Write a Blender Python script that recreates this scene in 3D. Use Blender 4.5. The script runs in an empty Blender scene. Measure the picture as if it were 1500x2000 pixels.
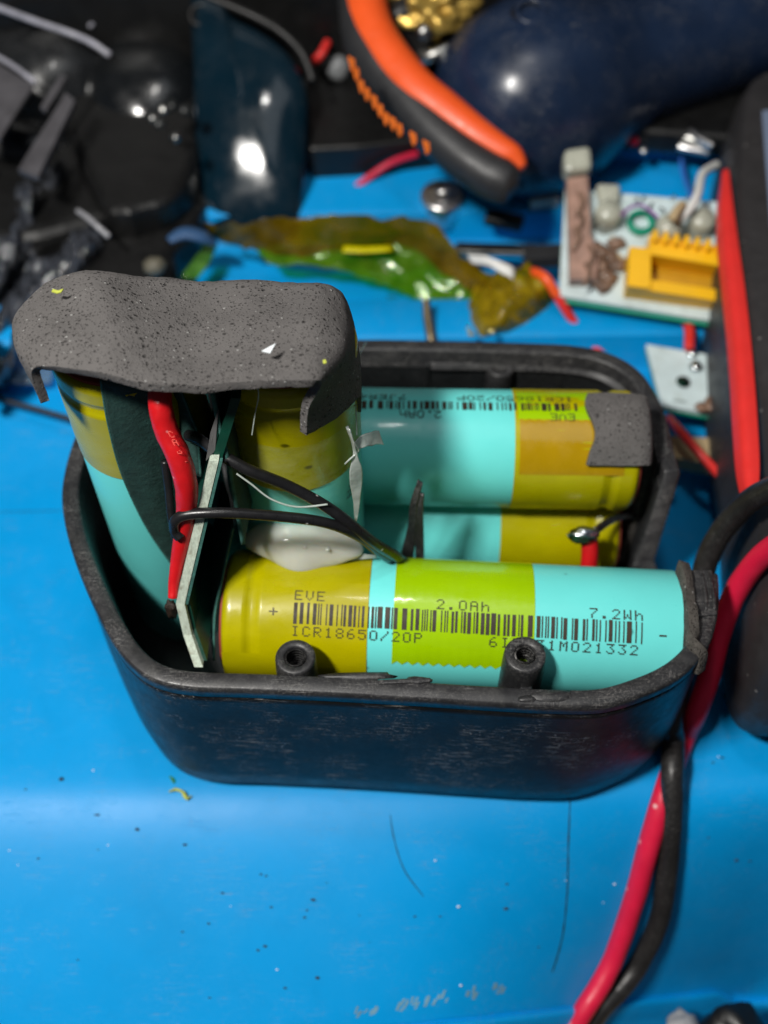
import bpy, bmesh, math, random
from mathutils import Vector, Matrix, noise
rnd = random.Random(7)
C = bpy.context.scene.collection
S = bpy.context.scene
S.unit_settings.scale_length = 0.01            # one unit is one centimetre
# ------------------------------------------------------------------ camera
TH = math.radians(53); FPX = 2208.0; DIST = 16.0
Fw = Vector((0, math.cos(TH), -math.sin(TH))); Up = Vector((0, math.sin(TH), math.cos(TH))); Rt = Vector((1, 0, 0))
def ray(px, py): return Fw + Rt*((px-750)/FPX) + Up*((1000-py)/FPX)
CAM = Vector((0, 0, 2.7)) - ray(750, 1190)*DIST
def P(px, py, z):                               # the place on the level z that the photograph shows at px, py
    r = ray(px, py); return CAM + r*((z-CAM.z)/r.z)
cd = bpy.data.cameras.new('camera'); cam = bpy.data.objects.new('camera', cd); C.objects.link(cam)
cam.location = CAM; cam.rotation_euler = (math.radians(90)-TH, 0, 0)
cd.sensor_fit = 'HORIZONTAL'; cd.sensor_width = 36; cd.lens = 36*FPX/1500; cd.clip_start = .5; cd.clip_end = 500
cd.dof.use_dof = True; cd.dof.focus_distance = 14.3; cd.dof.aperture_fstop = cd.lens*1e-3/0.27
S.camera = cam
# ------------------------------------------------------------------ light
w = bpy.data.worlds.new('World'); S.world = w; w.use_nodes = True
w.node_tree.nodes['Background'].inputs[0].default_value = (.62, .70, .85, 1)
w.node_tree.nodes['Background'].inputs[1].default_value = .06
def lamp(name, loc, target, sx, sy, power, col, roll=0):
    l = bpy.data.lights.new(name, 'AREA'); l.shape = 'RECTANGLE'; l.size = sx; l.size_y = sy; l.energy = power; l.color = col
    o = bpy.data.objects.new(name, l); C.objects.link(o); o.location = loc
    d = (Vector(target)-Vector(loc)).normalized(); o.rotation_euler = d.to_track_quat('-Z', 'Y').to_euler(); o.rotation_euler.rotate_axis('Z', roll)
    return o
KEY = Vector((-13.5, -10.5, 33.5))
lamp('bench_lamp', KEY, (0, 2, 1), 5, 2.4, 14800, (1, .97, .92))
lamp('overhead_fill', (14, -6, 70), (0, 2, 0), 40, 25, 2600, (.9, .95, 1))  # broad soft fill added overhead to lift the shaded sides
lamp('small_lamp', (-1.5, 4, 40), (0, 2, 1), 3, 1.0, 1500, (1, .97, .92))
S.view_settings.view_transform = 'Standard'; S.view_settings.look = 'None'; S.view_settings.exposure = 0; S.view_settings.gamma = 1
S.cycles.use_adaptive_sampling = True; S.cycles.max_bounces = 8; S.cycles.diffuse_bounces = 3; S.cycles.transparent_max_bounces = 16

# ------------------------------------------------------------------ materials
def lin(r, g, b):
    f = lambda c: (c/255/12.92) if c/255 <= .04045 else ((c/255+.055)/1.055)**2.4
    return (f(r), f(g), f(b), 1)
def mat(name, col, rough=.5, var=.12, vscale=2.0, bump=0, bscale=20, spec=.5, coat=0, metal=0, dust=0, dustcol=(.35, .34, .32, 1), scratch=0,
        sss=0, rvar=.1, speck=0, speckcol=(.6, .6, .6, 1), speckscale=18, pores=0, trans=0, alpha=1, smudge=None, stretch=(1, 1, 1)):
    m = bpy.data.materials.new(name); m.use_nodes = True; nt = m.node_tree; N = nt.nodes; L = nt.links
    b = N['Principled BSDF']
    tc = N.new('ShaderNodeTexCoord'); mp = N.new('ShaderNodeMapping'); mp.inputs['Scale'].default_value = stretch
    L.new(tc.outputs['Object'], mp.inputs[0]); vec = mp.outputs[0]
    def nz(scale, detail=5, rough_=.6, dist=0):
        n = N.new('ShaderNodeTexNoise'); n.inputs['Scale'].default_value = scale; n.inputs['Detail'].default_value = detail
        n.inputs['Roughness'].default_value = rough_; n.inputs['Distortion'].default_value = dist; L.new(vec, n.inputs['Vector']); return n.outputs[0]
    def rng(v, a, b_, c=0., d=1.):
        r = N.new('ShaderNodeMapRange'); r.inputs[1].default_value = a; r.inputs[2].default_value = b_; r.inputs[3].default_value = c; r.inputs[4].default_value = d
        L.new(v, r.inputs[0]); return r.outputs[0]
    def mix(f, a, c, mode='MIX'):
        x = N.new('ShaderNodeMix'); x.data_type = 'RGBA'; x.blend_type = mode
        if isinstance(f, float): x.inputs[0].default_value = f
        else: L.new(f, x.inputs[0])
        for i, v in ((6, a), (7, c)):
            if isinstance(v, tuple): x.inputs[i].default_value = v
            else: L.new(v, x.inputs[i])
        return x.outputs[2]
    lo = tuple(c*(1-var) for c in col[:3])+(1,); hi = tuple(min(1, c*(1+var)) for c in col[:3])+(1,)
    c = mix(rng(nz(vscale), .3, .7), lo, hi)
    rv = rng(nz(vscale*3), .3, .7, max(0, rough-rvar), min(1, rough+rvar))
    def math_(op, a, v):
        x = N.new('ShaderNodeMath'); x.operation = op
        for i, q in enumerate((a, v)):
            if isinstance(q, (int, float)): x.inputs[i].default_value = q
            else: L.new(q, x.inputs[i])
        return x.outputs[0]
    heights = []
    if smudge:
        c = mix(rng(nz(smudge[0], 6, .7, 1.0), .5, .68, 0, smudge[1]), c, smudge[2])
    if dust:
        f1 = math_('MULTIPLY', rng(nz(1.6, 4), .35, .65), rng(nz(26, 6, .8), .5, .66, 0, dust)); c = mix(f1, c, dustcol)
        rv = math_('ADD', rv, math_('MULTIPLY', f1, .4))
    if speck:
        v = N.new('ShaderNodeTexVoronoi'); v.inputs['Scale'].default_value = speckscale; L.new(vec, v.inputs['Vector'])
        sep = N.new('ShaderNodeSeparateColor'); L.new(v.outputs['Color'], sep.inputs[0])
        f = math_('MULTIPLY', math_('GREATER_THAN', sep.outputs[0], 1-speck), rng(v.outputs['Distance'], .12, .3, 1, 0)); c = mix(f, c, speckcol)
    if pores:
        for sc, dep, th, cc in ((11, 1.0, .80, (.010, .009, .009, 1)), (19, .9, .60, (.012, .011, .011, 1)), (34, .8, .5, (.02, .019, .018, 1)), (16, -.5, .93, (.6, .6, .58, 1)), (30, -.5, .78, (.36, .35, .34, 1))):
            v = N.new('ShaderNodeTexVoronoi'); v.inputs['Scale'].default_value = sc; L.new(vec, v.inputs['Vector'])
            sep = N.new('ShaderNodeSeparateColor'); L.new(v.outputs['Color'], sep.inputs[0])
            reg = rng(nz(1.1, 3), .35, .65, -.12, .14)
            f = math_('MULTIPLY', math_('GREATER_THAN', math_('ADD', sep.outputs[1], reg), th), rng(v.outputs['Distance'], .1, .34, 1, 0))
            heights.append(math_('MULTIPLY', f, -dep)); c = mix(math_('MULTIPLY', f, .6 if dep > 0 else .5), c, cc)
    if scratch:
        for k, (rot, off) in enumerate(((.25, 0), (-.75, 7), (1.2, 13), (.9, 21))):
            m2 = N.new('ShaderNodeMapping'); m2.inputs['Rotation'].default_value = (0, rot*.7, rot); m2.inputs['Location'].default_value = (off, off, off)
            m2.inputs['Scale'].default_value = (.8, 14, 14) if k != 2 else (9, 1.0, 9)
            L.new(tc.outputs['Object'], m2.inputs[0])
            n = N.new('ShaderNodeTexNoise'); n.inputs['Scale'].default_value = 2.6; n.inputs['Detail'].default_value = 3; L.new(m2.outputs[0], n.inputs['Vector'])
            f = math_('MULTIPLY', rng(n.outputs[0], .635, .69, 0, scratch), rng(nz(1.6), .46, .60))
            c = mix(f, c, (.30, .29, .28, 1)); heights.append(math_('MULTIPLY', f, -.6))
    L.new(c, b.inputs['Base Color']); L.new(rv, b.inputs['Roughness'])
    b.inputs['Metallic'].default_value = metal; b.inputs['Specular IOR Level'].default_value = spec
    b.inputs['Coat Weight'].default_value = coat; b.inputs['Coat Roughness'].default_value = .08
    if sss:
        b.inputs['Subsurface Weight'].default_value = sss; b.inputs['Subsurface Radius'].default_value = (1, .8, .6); b.inputs['Subsurface Scale'].default_value = .25
    b.inputs['Transmission Weight'].default_value = trans
    if bump or heights:
        h = math_('MULTIPLY', nz(bscale, 6, .65), bump if bump else 0)
        for q in heights: h = math_('ADD', h, q)
        bp = N.new('ShaderNodeBump'); bp.inputs['Distance'].default_value = .03; bp.inputs['Strength'].default_value = .8; L.new(h, bp.inputs['Height']); L.new(bp.outputs[0], b.inputs['Normal'])
    return m
def film(name, tint, solid, fac=.25, rough=.12, bump=.6):   # thin see-through film
    m = bpy.data.materials.new(name); m.use_nodes = True; nt = m.node_tree; N = nt.nodes; L = nt.links
    out = N['Material Output']; b = N['Principled BSDF']; b.inputs['Base Color'].default_value = solid; b.inputs['Roughness'].default_value = rough; b.inputs['Coat Weight'].default_value = .5
    t = N.new('ShaderNodeBsdfTransparent'); t.inputs[0].default_value = tint
    n = N.new('ShaderNodeTexNoise'); n.inputs['Scale'].default_value = 2.5; n.inputs['Detail'].default_value = 4; tc = N.new('ShaderNodeTexCoord'); L.new(tc.outputs['Object'], n.inputs['Vector'])
    r = N.new('ShaderNodeMapRange'); r.inputs[1].default_value = .3; r.inputs[2].default_value = .7; r.inputs[3].default_value = fac*.5; r.inputs[4].default_value = min(1, fac*1.5); L.new(n.outputs[0], r.inputs[0])
    bp = N.new('ShaderNodeBump'); bp.inputs['Distance'].default_value = .08*bump; L.new(n.outputs[0], bp.inputs['Height']); L.new(bp.outputs[0], b.inputs['Normal'])
    x = N.new('ShaderNodeMixShader'); L.new(r.outputs[0], x.inputs[0]); L.new(t.outputs[0], x.inputs[1]); L.new(b.outputs[0], x.inputs[2]); L.new(x.outputs[0], out.inputs[0])
    return m
M = {}
M['blue'] = mat('blue_plastic', (.0, .315, .74, 1), .38, .04, .5, bump=.14, bscale=60, spec=.28, scratch=.10, rvar=.03, dust=.10, dustcol=(.25, .45, .6, 1), smudge=(.7, .22, (.0, .25, .60, 1)))
M['case'] = mat('black_abs', (.010, .010, .010, 1), .33, .3, 2, bump=.10, bscale=14, dust=.5, scratch=.7, rvar=.06, spec=.12, dustcol=(.16, .155, .15, 1))
M['rim'] = mat('worn_black_abs', (.020, .020, .022, 1), .42, .3, 3, bump=.10, bscale=9, dust=.45, scratch=.22, rvar=.10, dustcol=(.32, .31, .29, 1), smudge=(2.2, .35, (.075, .075, .072, 1)))
M['caseint'] = mat('dusty_black_abs', (.010, .011, .012, 1), .5, .3, 3, bump=.4, bscale=12, dust=.25, dustcol=(.12, .12, .12, 1))
M['teal'] = mat('teal_wrapper', (.16, .76, .73, 1), .36, .03, 1.2, bump=.04, bscale=5, spec=.4, coat=.12, speck=.02, speckcol=(.05, .2, .2, 1), speckscale=5)
M['olive'] = mat('amber_tape', (.42, .38, .0, 1), .30, .14, 1.2, bump=.16, bscale=2.2, coat=.08, spec=.4, stretch=(.6, 1, 1), speck=.015, speckcol=(.1, .09, 0, 1), speckscale=6)
M['lime'] = mat('lime_tape', (.33, .56, .0, 1), .24, .08, 1.2, bump=.25, bscale=2.2, coat=.6, stretch=(.5, 1, 1))
M['amberdeep'] = mat('orange_tape', (.40, .24, .0, 1), .24, .10, 1.2, bump=.08, bscale=3, coat=.6)
M['print'] = mat('black_print', (.03, .02, .01, 1), .6, .2)
M['tealprint'] = mat('dark_teal_print', (.004, .07, .08, 1), .6, .2)
M['foam'] = mat('grey_foam', (.122, .115, .112, 1), .95, .10, 2.0, bump=.5, bscale=22, pores=1, spec=.15)
M['foamdark'] = mat('cut_foam', (.085, .078, .07, 1), .95, .35, 8, bump=1.2, bscale=14, pores=1, spec=.15)
M['redwire'] = mat('red_silicone', (.62, .008, .012, 1), .42, .10, 3, bump=.15, bscale=16, speck=.05, speckcol=(.8, .3, .3, 1), speckscale=12, sss=.05)
M['pinkwire'] = mat('crimson_silicone', (.72, .012, .055, 1), .45, .08, 2, bump=.08, bscale=12, speck=.03, speckcol=(.9, .5, .5, 1), speckscale=6, sss=.05)
M['blackwire'] = mat('black_silicone', (.012, .012, .013, 1), .32, .2, 3, bump=.1, bscale=12, speck=.02, speckscale=12)
M['cable'] = mat('black_cable', (.016, .015, .015, 1), .42, .2, 3, bump=.1, bscale=12, dust=.2)
M['fish'] = mat('green_fibre_paper', (.012, .050, .042, 1), .85, .3, 3, bump=.6, bscale=14, dust=.25, dustcol=(.08, .14, .12, 1))
M['fishedge'] = mat('paper_cut_edge', (.035, .13, .11, 1), .9, .3, 10, bump=.6, bscale=20)
M['fr4'] = mat('bare_board_edge', (.52, .60, .50, 1), .7, .2, 5, bump=.5, bscale=12, stretch=(4, 4, 1), smudge=(2, .6, (.2, .15, .08, 1)))
M['pcbgreen'] = mat('green_solder_mask', (.004, .045, .028, 1), .35, .2, 3)
M['metal'] = mat('solder_metal', (.62, .66, .68, 1), .22, .15, 4, bump=.3, bscale=6, metal=1)
M['steel'] = mat('dull_steel', (.42, .42, .40, 1), .35, .2, 4, bump=.1, bscale=8, metal=1)
M['glue'] = mat('hot_glue', (.80, .80, .70, 1), .14, .05, 2, bump=.05, bscale=3, trans=.35, sss=.7, coat=.6, rvar=.03)
M['glueyellow'] = mat('flux_yellow', (.45, .36, .05, 1), .15, .1, 2, coat=.5)
M['orange'] = mat('orange_rubber', (.92, .11, .018, 1), .42, .05, 2, bump=.05, bscale=12, sss=.03)
M['charcoal'] = mat('charcoal_rubber', (.028, .028, .030, 1), .45, .15, 2, bump=.1, bscale=14, spec=.5)
M['navy'] = mat('navy_plastic', (.009, .020, .050, 1), .28, .2, 1.0, bump=.10, bscale=6, spec=.5, dust=.3, dustcol=(.06, .08, .11, 1), scratch=.25)
M['petrol'] = mat('petrol_blue_gloss', (.001, .013, .024, 1), .14, .2, .6, bump=.03, bscale=2, coat=.3, dust=.10)
M['black'] = mat('black_plastic', (.006, .006, .006, 1), .42, .3, 1, bump=.3, bscale=5, dust=.2, dustcol=(.08, .08, .08, 1))
M['greyplastic'] = mat('dark_grey_plastic', (.022, .024, .024, 1), .33, .3, 1, bump=.15, bscale=5, dust=.3, dustcol=(.12, .12, .12, 1), scratch=.3)
M['red'] = mat('red_rubber', (.78, .035, .03, 1), .4, .06, 2, bump=.05, bscale=14)
M['mm'] = mat('soft_black_rubber', (.030, .028, .029, 1), .5, .15, 2, bump=.2, bscale=22, speck=.04, speckcol=(.2, .19, .18, 1), speckscale=9)
M['screen'] = mat('pale_screen', (.20, .25, .36, 1), .2, .05, 1, coat=.5)
M['pcbwhite'] = mat('pale_board', (.60, .72, .74, 1), .5, .10, 1.5, bump=.1, bscale=8, smudge=(1.3, .4, (.35, .38, .33, 1)))
M['yellow'] = mat('yellow_nylon', (.92, .50, .0, 1), .4, .06, 2)
M['brownres'] = mat('old_flux_brown', (.20, .12, .08, 1), .45, .5, 2.5, bump=1, bscale=4, coat=.3)
M['copper'] = mat('copper_heatsink', (.34, .20, .15, 1), .4, .35, 3, bump=1, bscale=5)
M['led'] = mat('milky_plastic', (.55, .56, .46, 1), .3, .1, 3, trans=.2, coat=.3)
M['white'] = mat('white_plastic', (.75, .75, .72, 1), .4, .08, 3)
M['chrome'] = mat('bright_chrome', (.85, .83, .82, 1), .32, .1, 3, metal=1)
M['tan'] = mat('tan_card', (.48, .36, .20, 1), .7, .08, 3, bump=.2)
M['brass'] = mat('brass_foil', (.55, .36, .08, 1), .3, .3, 2, bump=1.2, bscale=2.5, metal=.6)
M['bluewire'] = mat('blue_pvc', (.05, .2, .7, 1), .4, .1)
M['purple'] = mat('purple_pvc', (.25, .05, .35, 1), .4, .1)
M['greenring'] = mat('green_plastic', (.0, .3, .18, 1), .4, .1)
M['crumb'] = mat('dark_crumb', (.02, .02, .025, 1), .8, .3)
M['yellowbit'] = mat('yellow_green_scrap', (.50, .55, .08, 1), .6, .25, 6)
M['palebit'] = mat('pale_scrap', (.8, .85, .88, 1), .4, .05)
M['ring'] = mat('red_brown_insulator', (.30, .05, .03, 1), .6, .2)
M['groove'] = mat('grimy_groove', (.006, .035, .06, 1), .8, .3, 6)
M['kapton'] = film('kapton_film', (.55, .62, .02, 1), (.35, .27, .01, 1), .45)
M['kaptonthin'] = film('kapton_film_thin', (.45, .85, .20, 1), (.25, .42, .02, 1), .30)
M['clear'] = film('clear_tape', (.93, .97, .95, 1), (.60, .66, .62, 1), .07, .08, 1.5)
M['cleargum'] = film('milky_glue_film', (.7, .78, .74, 1), (.62, .68, .64, 1), .60, .15)
M['bag'] = film('black_bag', (.18, .19, .21, 1), (.016, .018, .022, 1), .9, .12, 2)

# ------------------------------------------------------------------ helpers
def mk(name, verts, faces, m, parent=None, smooth=True, loc=None, mats=None, fm=None):
    org = Vector(parent['org']) if parent is not None else Vector((0, 0, 0))
    if parent is None:
        if loc is None:
            loc = sum((Vector(v) for v in verts), Vector())/len(verts); loc.z = min(v[2] for v in verts)
        org = Vector(loc)
    me = bpy.data.meshes.new(name); me.from_pydata([tuple(Vector(v)-org) for v in verts], [], faces); me.validate(); me.update()
    for mm in (mats or [m]): me.materials.append(mm)
    if fm:
        for p, i in zip(me.polygons, fm): p.material_index = i
    bm = bmesh.new(); bm.from_mesh(me); bmesh.ops.recalc_face_normals(bm, faces=bm.faces); bm.to_mesh(me); bm.free()
    if smooth:
        for p in me.polygons: p.use_smooth = True
    o = bpy.data.objects.new(name, me); C.objects.link(o)
    if parent is not None: o.parent = parent
    else: o.location = org
    o['org'] = tuple(org) if parent is None else tuple(parent['org'])
    return o
def thing(name, label, cat, loc, group=None):
    o = bpy.data.objects.new(name, None); C.objects.link(o); o.location = loc; o['org'] = tuple(loc); o.empty_display_size = .3
    o['label'] = label; o['category'] = cat
    if group: o['group'] = group
    return o
def tag(o, label, cat, group=None):
    o['label'] = label; o['category'] = cat
    if group: o['group'] = group
    return o
def kind(o, k): o['kind'] = k; return o
def bevel(o, wd=.02, seg=2, ang=35):
    md = o.modifiers.new('bevel', 'BEVEL'); md.width = wd; md.segments = seg; md.limit_method = 'ANGLE'; md.angle_limit = math.radians(ang); return o
def subs(o, n=1):
    md = o.modifiers.new('smooth', 'SUBSURF'); md.levels = n; md.render_levels = n; return o
def solid(o, t, off=0):
    md = o.modifiers.new('thickness', 'SOLIDIFY'); md.thickness = t; md.offset = off; return o
def cr(pts, n, closed=False):                   # Catmull-Rom through points
    pts = [Vector(p) for p in pts]; k = len(pts); out = []
    segs = k if closed else k-1
    for i in range(segs):
        if closed: a, b, c, d = pts[(i-1) % k], pts[i], pts[(i+1) % k], pts[(i+2) % k]
        else: a, b, c, d = pts[max(i-1, 0)], pts[i], pts[i+1], pts[min(i+2, k-1)]
        for j in range(n):
            t = j/n; out.append(.5*((2*b)+(c-a)*t+(2*a-5*b+4*c-d)*t*t+(3*b-a-3*c+d)*t**3))
    if not closed: out.append(pts[-1])
    return out
def tube(name, pts, r, m, parent=None, segs=14, n=8, sx=1.0, closed=False, cap=True, straight=False, wob=0):
    pts = [Vector(p) for p in pts]
    rs = r if isinstance(r, (list, tuple)) else [r]*len(pts)
    if straight: path = pts; rr = list(rs)
    else:
        path = cr(pts, n, closed); rr = [v.x for v in cr([(q, 0, 0) for q in rs], n, closed)]
    V = []; F = []; K = len(path)
    t0 = (path[1]-path[0]).normalized(); nrm = t0.orthogonal().normalized()
    up = Vector((0, 0, 1))
    if abs(t0.dot(up)) < .95: nrm = (up-t0*up.dot(t0)).normalized()
    for i, p in enumerate(path):
        t = (path[(i+1) % K]-path[i-1]).normalized() if (closed or 0 < i < K-1) else ((path[1]-path[0]) if i == 0 else (path[-1]-path[-2])).normalized()
        nrm = (nrm-t*nrm.dot(t)).normalized(); bn = t.cross(nrm)
        for s in range(segs):
            a = 2*math.pi*s/segs; q = rr[i]*(1+wob*noise.noise(Vector((i*.3, s*.5, 3))))
            V.append(p+nrm*math.cos(a)*q+bn*math.sin(a)*q*sx)
    for i in range(K if closed else K-1):
        for s in range(segs):
            j = (i+1) % K; F.append((i*segs+s, i*segs+(s+1) % segs, j*segs+(s+1) % segs, j*segs+s))
    if cap and not closed: F.append(tuple(range(segs))[::-1]); F.append(tuple((K-1)*segs+s for s in range(segs)))
    return mk(name, V, F, m, parent)
def lathe(name, prof, a, axis, m, parent=None, segs=48, mats=None, fmf=None, arc=None, ref=None):
    # prof: (distance along the axis, radius); a: start; axis: direction
    ax = Vector(axis).normalized(); u = (Vector(ref) if ref else Vector((0, 0, 1))); u = (u-ax*u.dot(ax))
    if u.length < 1e-3: u = ax.orthogonal()
    u.normalize(); v = ax.cross(u); V = []; F = []; fm = []
    a0, a1 = arc or (0, 2*math.pi); full = arc is None; ns = segs if full else segs+1
    for d, r in prof:
        for s in range(ns):
            t = a0+(a1-a0)*s/segs; V.append(Vector(a)+ax*d+(u*math.cos(t)+v*math.sin(t))*r)
    for i in range(len(prof)-1):
        for s in range(segs):
            s2 = (s+1) % ns; F.append((i*ns+s, i*ns+s2, (i+1)*ns+s2, (i+1)*ns+s)); fm.append(fmf(i) if fmf else 0)
    if full:
        if prof[0][1] > 1e-4: F.append(tuple(range(ns))[::-1]); fm.append(0)
        if prof[-1][1] > 1e-4: F.append(tuple((len(prof)-1)*ns+s for s in range(ns))); fm.append(0)
    return mk(name, V, F, m, parent, mats=mats, fm=fm if mats else None)
def box(name, c, s, m, parent=None, rot=0, bev=.03, tilt=0, loc=None, smooth=False, roll=0):
    c = Vector(c); R = Matrix.Rotation(rot, 3, 'Z') @ Matrix.Rotation(tilt, 3, 'X') @ Matrix.Rotation(roll, 3, 'Y')
    V = [c+R @ Vector((x*s[0]/2, y*s[1]/2, z*s[2]/2)) for x in (-1, 1) for y in (-1, 1) for z in (-1, 1)]
    F = [(0, 1, 3, 2), (4, 6, 7, 5), (0, 4, 5, 1), (2, 3, 7, 6), (0, 2, 6, 4), (1, 5, 7, 3)]
    o = mk(name, V, F, m, parent, smooth=smooth)
    if bev: bevel(o, bev, 3)
    return o
def grid(name, rows, m, parent=None, n=6, thick=0, off=0, bump=0, bs=3., seed=0, sub=0, ridge=0):
    # rows: control rows of equal length; smooth sheet through them
    rr = [cr(r, n) for r in rows]; cols = list(zip(*rr)); g = [cr(c, n) for c in cols]     # g[u][v]
    V = []; nu = len(g); nv = len(g[0])
    for u in range(nu):
        for v in range(nv):
            p = g[u][v].copy()
            if bump: p += Vector((0, 0, 1))*bump*noise.noise(p*bs+Vector((seed, 0, 0)))
            if bump: p += Vector((.4, .6, 1))*min(.012, bump*.3)*noise.noise(p*9)
            if ridge: p += Vector((.3, .2, 1))*ridge*(1-2.5*abs(noise.noise(p*bs*1.3+Vector((7, seed, 2))))-1.2*abs(noise.noise(p*bs*3)))
            V.append(p)
    F = [(u*nv+v, (u+1)*nv+v, (u+1)*nv+v+1, u*nv+v+1) for u in range(nu-1) for v in range(nv-1)]
    o = mk(name, V, F, m, parent)
    if thick: solid(o, thick, off)
    if sub: subs(o, sub)
    return o
def prism(name, poly, z0, z1, m, parent=None, bev=.03, smooth=False, dz=None):
    k = len(poly); V = [Vector((p[0], p[1], z0)) for p in poly]+[Vector((p[0], p[1], z1)) for p in poly]
    F = [tuple(range(k))[::-1], tuple(range(k, 2*k))]+[(i, (i+1) % k, k+(i+1) % k, k+i) for i in range(k)]
    o = mk(name, V, F, m, parent, smooth=smooth)
    if bev: bevel(o, bev, 3)
    return o
def slab(name, tl, tr, br, bl, t, m, parent=None, bev=.0):      # plate with the four given top corners, thickness t below
    n = (Vector(tr)-Vector(tl)).cross(Vector(bl)-Vector(tl)).normalized()
    if n.z < 0: n = -n
    V = [Vector(q) for q in (tl, tr, br, bl)]+[Vector(q)-n*t for q in (tl, tr, br, bl)]
    F = [(0, 1, 2, 3), (7, 6, 5, 4), (0, 4, 5, 1), (1, 5, 6, 2), (2, 6, 7, 3), (3, 7, 4, 0)]
    o = mk(name, V, F, m, parent, smooth=False)
    if bev: bevel(o, bev, 2)
    return o
def blob(name, c, r, m, parent=None, amp=.15, fs=2., seed=0, sub=3, loc=None):
    bm = bmesh.new(); bmesh.ops.create_icosphere(bm, subdivisions=sub, radius=1); V = []
    for v in bm.verts:
        q = v.co.normalized(); k = 1+amp*noise.noise(q*fs+Vector((seed*3.1, seed, 0))); V.append(Vector(c)+Vector((q.x*r[0], q.y*r[1], q.z*r[2]))*k)
    F = [tuple(v.index for v in f.verts) for f in bm.faces]; bm.free()
    return mk(name, V, F, m, parent)

# ------------------------------------------------------------------ dot-matrix print
G = {'E': '11111 10000 10000 11110 10000 10000 11111', 'V': '10001 10001 10001 10001 10001 01010 00100', 'I': '01110 00100 00100 00100 00100 00100 01110',
 'C': '01110 10001 10000 10000 10000 10001 01110', 'R': '11110 10001 10001 11110 10100 10010 10001', '1': '00100 01100 00100 00100 00100 00100 01110',
 '8': '01110 10001 10001 01110 10001 10001 01110', '6': '00110 01000 10000 11110 10001 10001 01110', '5': '11111 10000 11110 00001 00001 10001 01110',
 '0': '01110 10001 10001 10001 10001 10001 01110', '/': '00001 00001 00010 00100 01000 10000 10000', '2': '01110 10001 00001 00010 00100 01000 11111',
 'P': '11110 10001 10001 11110 10000 10000 10000', '.': '00000 00000 00000 00000 00000 01100 01100', 'A': '01110 10001 10001 11111 10001 10001 10001',
 'h': '10000 10000 10110 11001 10001 10001 10001', '7': '11111 00001 00010 00100 01000 01000 01000', 'W': '10001 10001 10001 10101 10101 11011 10001',
 'G': '01110 10001 10000 10111 10001 10001 01110', '3': '11111 00010 00100 00010 00001 10001 01110', 'M': '10001 11011 10101 10101 10001 10001 10001',
 'J': '00111 00010 00010 00010 00010 10010 01100', '4': '00010 00110 01010 10010 11111 00010 00010', '+': '00000 00100 00100 11111 00100 00100 00000',
 '-': '00000 00000 00000 11111 00000 00000 00000', 'B': '11110 10001 10001 11110 10001 10001 11110', 'L': '10000 10000 10000 10000 10000 10000 11111', ' ': '00000 '*7}
def dots(text, u0, v0, cw, ch, pitch=None, lean=.0):
    """rectangles (u0,u1,v0,v1); u along, v down; cw,ch one dot"""
    out = []; pitch = pitch or cw*7
    for k, c in enumerate(text):
        rows = G[c].split()
        for j, row in enumerate(rows):
            for i, b in enumerate(row):
                if b == '1':
                    u = u0+k*pitch+i*cw; v = v0+j*ch; jt = (rnd.random()-.5)*.12*cw
                    out.append((u+jt, u+cw*.96+jt, v+ch*.08, v+ch*.9))
    return out
def bars(u0, u1, v0, v1, unit, seed):
    r = random.Random(seed); out = []; u = u0
    while u < u1-unit:
        wd = r.choice((1, 1, 1, 2, 2, 3, 4, 3))*unit; wd = min(wd, u1-u); j = (r.random()-.5)*.012
        out.append((u, u+wd*.9, v0+j, v1+j)); u += wd+r.choice((1, 1, 2, 2, 3, 4))*unit*.8
    return out
def on_cyl(name, rects, a, ax, r, face_dir, m, parent, flip=1):
    """rects in (along, down) cm wrapped on the cylinder that starts at a; v=0 lies in the direction face_dir"""
    ax = Vector(ax).normalized(); u = Vector(face_dir); u = (u-ax*u.dot(ax)).normalized(); w_ = ax.cross(u)*flip; V = []; F = []
    for (u0, u1, v0, v1) in rects:
        k = len(V); nn = max(1, int(abs(v1-v0)/.08))
        for s in range(nn+1):
            t = (v0+(v1-v0)*s/nn)/r; d = (u*math.cos(t)+w_*math.sin(t))*(r+.0035)
            V += [Vector(a)+ax*u0+d, Vector(a)+ax*u1+d]
        F += [(k+2*s, k+2*s+1, k+2*s+3, k+2*s+2) for s in range(nn)]
    return kind(mk(name, V, F, m, parent), 'stuff')

# ------------------------------------------------------------------ the blue case lid everything lies on
LZ = -.42
def lid_z(x, y):
    # level top that rolls down towards the front, more at the right than at the left
    y0 = -1.25; d = y0-y
    z = LZ; k = max(0, min(1, (y-4.3)/2.6)); z += .36*k*k*(3-2*k)
    if d > 0:
        x = min(x, 6.5); q = .004+.10*max(0, min(1, (x+.5)/6))**1.2; s = min(1, d/3.0); s = s*s*(3-2*s)
        z -= q*d*d+.60*(d-.45*(1-math.exp(-d/.45)))+.17*max(0, x-.3)**2*s  # extra drop at the right darkens it like a cast shadow
    return z
def proj(v):
    d = Vector(v)-CAM; k = d.dot(Fw); return 750+FPX*d.dot(Rt)/k, 1000-FPX*d.dot(Up)/k
def lip_y(x):
    y = -2.1
    while y > -7:
        px, py = proj((x, y, lid_z(x, y)))
        if py > 2000-.113*(px-730): break
        y -= .01
    return y
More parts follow.
